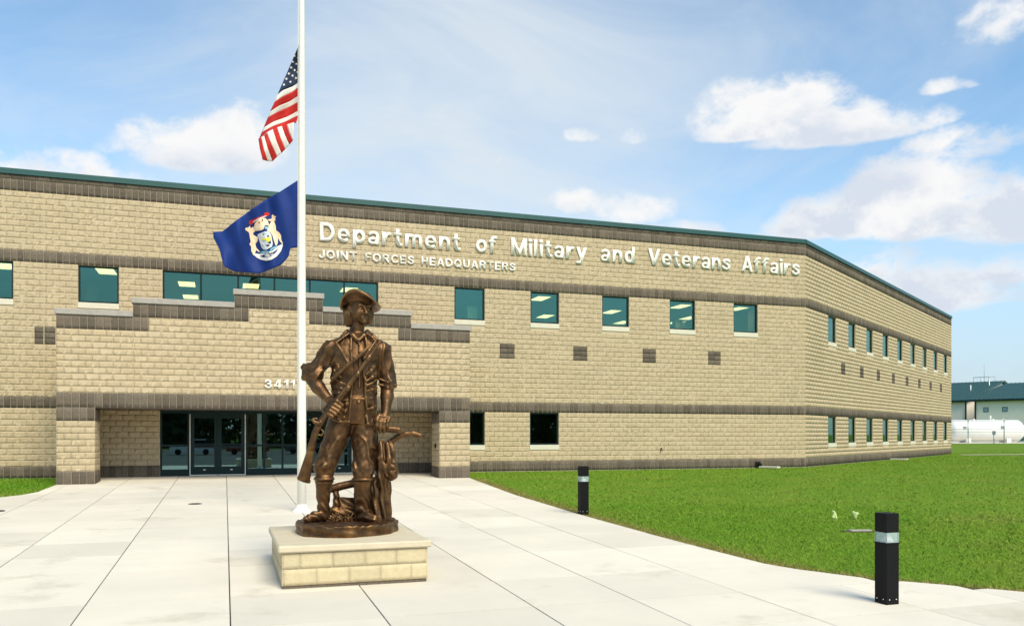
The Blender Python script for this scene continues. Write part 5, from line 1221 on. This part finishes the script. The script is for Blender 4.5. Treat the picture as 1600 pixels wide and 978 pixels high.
for k in range(3): mb = MB(); mb.box(-3.0, -2.6, -rt-.02, -rt+.25, zc+.42-.15*k, zc+.48-.15*k, None); mb.build('lettering', K['galv'], TK)
mb = MB(); mb.box(1.3, 1.75, -rt-.02, -rt+.2, zc+.2, zc+.55); mb.build('placard', K['galv'], TK)
# fence
FEN = empty('wire_fence'); FEN.matrix_world = cam_frame(1540, 94); setp(FEN, 'grey wire fence with thin posts in front of the white tank', 'fence')
s94 = 94/1316.
for px in (1440, 1478, 1516, 1565, 1599, 1640):
    x = (px-1540)*s94; mb = MB(); mb.tube([(x, 0, -.2), (x, 0, 2.55)], .055, 8); mb.tube([(x, 0, 2.55), (x, 0, 2.62)], .075, 8); mb.build('fence_post', K['galv'], FEN)
for zz in (.12, 1.25, 1.55, 2.45):
    mb = MB(); mb.tube([((1440-1540)*s94, -.06, zz), ((1640-1540)*s94, -.06, zz)], .018, 5); mb.build('wire', K['galv'], FEN)
o = empty('control_box'); o.matrix_world = cam_frame(1553, 93.4); setp(o, 'small grey control box on a short post at the fence', 'control box')
mb = MB(); mb.tube([(0, 0, -.1), (0, 0, 1.0)], .06, 8); mb.build('post', K['galv'], o); mb = MB(); mb.box(-.17, .17, -.1, .1, .95, 1.35); mb.build('box', K['galv'], o)
o = empty('equipment_cabinet'); o.matrix_world = cam_frame(1597, 104); setp(o, 'green equipment cabinet at the right edge beside the tank', 'cabinet')
mb = MB(); mb.box(-.55, 1.4, -.5, .5, 0, 1.75, bev=.03); mb.build('housing', K['galv'], o); mb = MB(); mb.box(-.45, .2, -.52, -.5, .2, 1.5); mb.build('door', K['hallroof'], o); mb = MB(); mb.box(-.65, 1.5, -.6, .6, 1.76, 1.85); mb.build('lid', K['precast'], o)
# halls
def hall(px, D, w, to_left, eave_py, ridge_py, depth, label, wins, doors, zc=.5):
    """gabled hall turned 30 degrees; its front corner stands under pixel column px"""
    M = cam_frame(px, D) @ Matrix.Rotation(R(-18), 4, 'Z'); o = empty('utility_hall'); o.matrix_world = M; zb = M.translation.z; k = D/1316.
    setp(o, label, 'building'); x0, x1 = (-w, 0) if to_left else (0, w)
    ze = CAM_H+(679-eave_py)*k-zb; zr = CAM_H+(679-ridge_py)*(D+depth*.9)/1316.-zb; zm = 2.9
    mb = MB(); mb.prism([(0, zm), (2*depth, zm), (2*depth, ze-.1), (depth, zr-.35), (0, ze-.1)], x0, x1, Matrix(((0, 1, 0, 0), (1, 0, 0, 0), (0, 0, 1, 0), (0, 0, 0, 1)))); mb.build('wall', K['hallwall'], o)
    mb = MB(); mb.box(x0+.04, x1-.04, .04, 2*depth-.04, -.5, zm-.01); mb.build('base_wall', K['halldark'], o)
    mb = MB(); mb.box(x0-.03, x1+.03, -.06, -.01, zm-.1, zm+.25); mb.box(x1-.01, x1+.05, 0, 2*depth, zm-.1, zm+.25); mb.build('belt_course', K['dark'], o)
    ov = .8; sl = (zr-ze)/depth; mb = MB(); t = .25
    for y0, z0, y1, z1 in ((-ov, ze-ov*sl, depth, zr), (2*depth+ov, ze-ov*sl, depth, zr)):
        mb.poly([(x, y, z+d) for d in (0, t) for x in (x0-ov, x1+ov) for y, z in ((y0, z0), (y1, z1))], [(0, 1, 3, 2), (4, 6, 7, 5), (0, 2, 6, 4), (1, 5, 7, 3), (0, 4, 5, 1), (2, 3, 7, 6)])
    roof = mb.build('roof', K['hallroof'], o)
    n = int((w+2*ov)/.9)
    for i in range(n+1):
        x = x0-ov+(w+2*ov)*i/n; mb = MB(); mb.box(x-.04, x+.04, 0, math.hypot(depth+ov, zr-ze+ov*sl), 0, .10, Matrix.Translation((0, -ov, ze-ov*sl+t)) @ Matrix.Rotation(math.atan(sl), 4, 'X')); mb.build('roof_seam', K['hallroof'], roof)
    mb = MB(); mb.box(x0-ov, x1+ov, -ov-.14, -ov-.005, ze-ov*sl-.2, ze-ov*sl+.2); mb.build('gutter', K['frame'], o)
    for x in wins:
        mb = MB(); mb.box(x-.5, x+.5, -.05, .05, ze-2.6, ze-1.6); wv = mb.build('window', K['frame'], o); mb = MB(); mb.box(x-.40, x+.40, -.07, -.055, ze-2.5, ze-1.7); mb.build('pane', K['dglass'], wv)
    for a_, b_ in doors: mb = MB(); mb.box(a_, b_, -.09, .06, 0, 2.75); mb.build('garage_door', K['frame'], o)
    for x in ((-.15, -w/2) if to_left else (.15, 13.2, 26.4)): mb = MB(); mb.box(x-.14, x+.14, -.22, -.02, 0, ze-.3); mb.build('downpipe', K['frame'], o)
    return o, ze, zr, k
o, ze, zr, k = hall(1510.5, 195, 42, True, 625.5, 598.5, 25, 'farther green-roofed hall left of the step in the roofs', [-4.6, -14, -23], [(-10, -2.6), (-24, -16)])
mb = MB(); y = 25
mb.tube([(-4, y, zr-.2), (-4, y, zr+4.6)], .05, 5); mb.tube([(-6.6, y, zr+1.4), (-1.4, y, zr+1.4)], .07, 5)
for x in (-6.5, -4.9, -3, -1.5): mb.tube([(x, y, zr), (x, y, zr+1.5)], .05, 5)
mb.build('aerial', K['galv'], o)
for x, y in ((-3, 12), (-1, 19)): mb = MB(); mb.tube([(x, y, ze+1), (x, y, ze+(zr-ze)*y/25+1.6)], .12, 6); mb.build('vent_pipe', K['tank'], o)
o, ze, zr, k = hall(1523, 180, 40, False, 625.0, 602.0, 24, 'nearer green-roofed hall behind the tank at the right edge', [2.2, 5.8, 12.2-.6, 17], [(2.6, 6.6), (10.6, 15)])
mb = MB(); mb.lathe([(1.0, 0), (1.0, .3), (.75, .7), (.35, .9), (.32, 1.6), (.6, 1.65), (.6, 2.2), (.1, 2.3)], (6.5, 21, zr-.9), 14); mb.build('roof_vent', K['tank'], o)

# ------------------------------------------------------------------ behind the camera (seen mirrored in the entrance glass)
def car(u, v, rz, col, label):
    o = empty('parked_car', (u, v, G(u, v)+.02), rz); setp(o, label, 'car', 'cars parked behind the viewpoint')
    pm = mat('car_paint', col, .25, .2, spec=.6)
    mb = MB(); mb.prism([(-2.3, .35), (-2.35, .75), (-2.2, .98), (-1.0, 1.05), (2.1, 1.02), (2.35, .8), (2.3, .35)], -.9, .9); mb.build('body', pm, o)
    mb = MB(); mb.prism([(-1.25, 1.05), (-.45, 1.62), (1.55, 1.66), (2.05, 1.04)], -.78, .78); mb.build('cabin', K['black'], o); mb = MB(); mb.prism([(-.5, 1.625), (-.4, 1.70), (1.5, 1.74), (1.6, 1.665)], -.76, .76); mb.build('roof', pm, o)
    for x in (-1.45, 1.45):
        for y in (-.82, .82):
            mb = MB(); mb.tube([(x, y-.11, .33), (x, y+.11, .33)], .33, 18); mb.build('wheel', K['black'], o)
for i, (u, col, lab) in enumerate(((-9, (.7, .7, .7), 'white car mirrored in the left lobby glass'), (-3.5, (.75, .75, .73), 'second white car mirrored in the door glass'), (2.5, (.3, .02, .02), 'red car mirrored in the middle lobby glass'), (9, (.05, .07, .1), 'dark car mirrored in the right lobby glass'))):
    car(u, -38, R(4*i-6), col, lab)
n = 120000; u = RNG.uniform(-140, 140, n); hgt = 13+3*np.sin(u*.09)+2.5*np.sin(u*.31+1)+1.5*np.sin(u*.7); z = -1+RNG.random(n)**.8*hgt; v = -95+RNG.uniform(-6, 6, n); sz = RNG.uniform(.35, .8, n)
V = np.stack([u, v, z], 1)[:, None, :]+RNG.normal(0, 1, (n, 3, 3))*sz[:, None, None]*.7
o = link('far_wood', np_mesh('far_wood', V.reshape(-1, 3), None, np.arange(n*3).reshape(n, 3)), mat('far_foliage', (.035, .065, .02), .9, var=.4, vscale=.5)); o['kind'] = 'stuff'
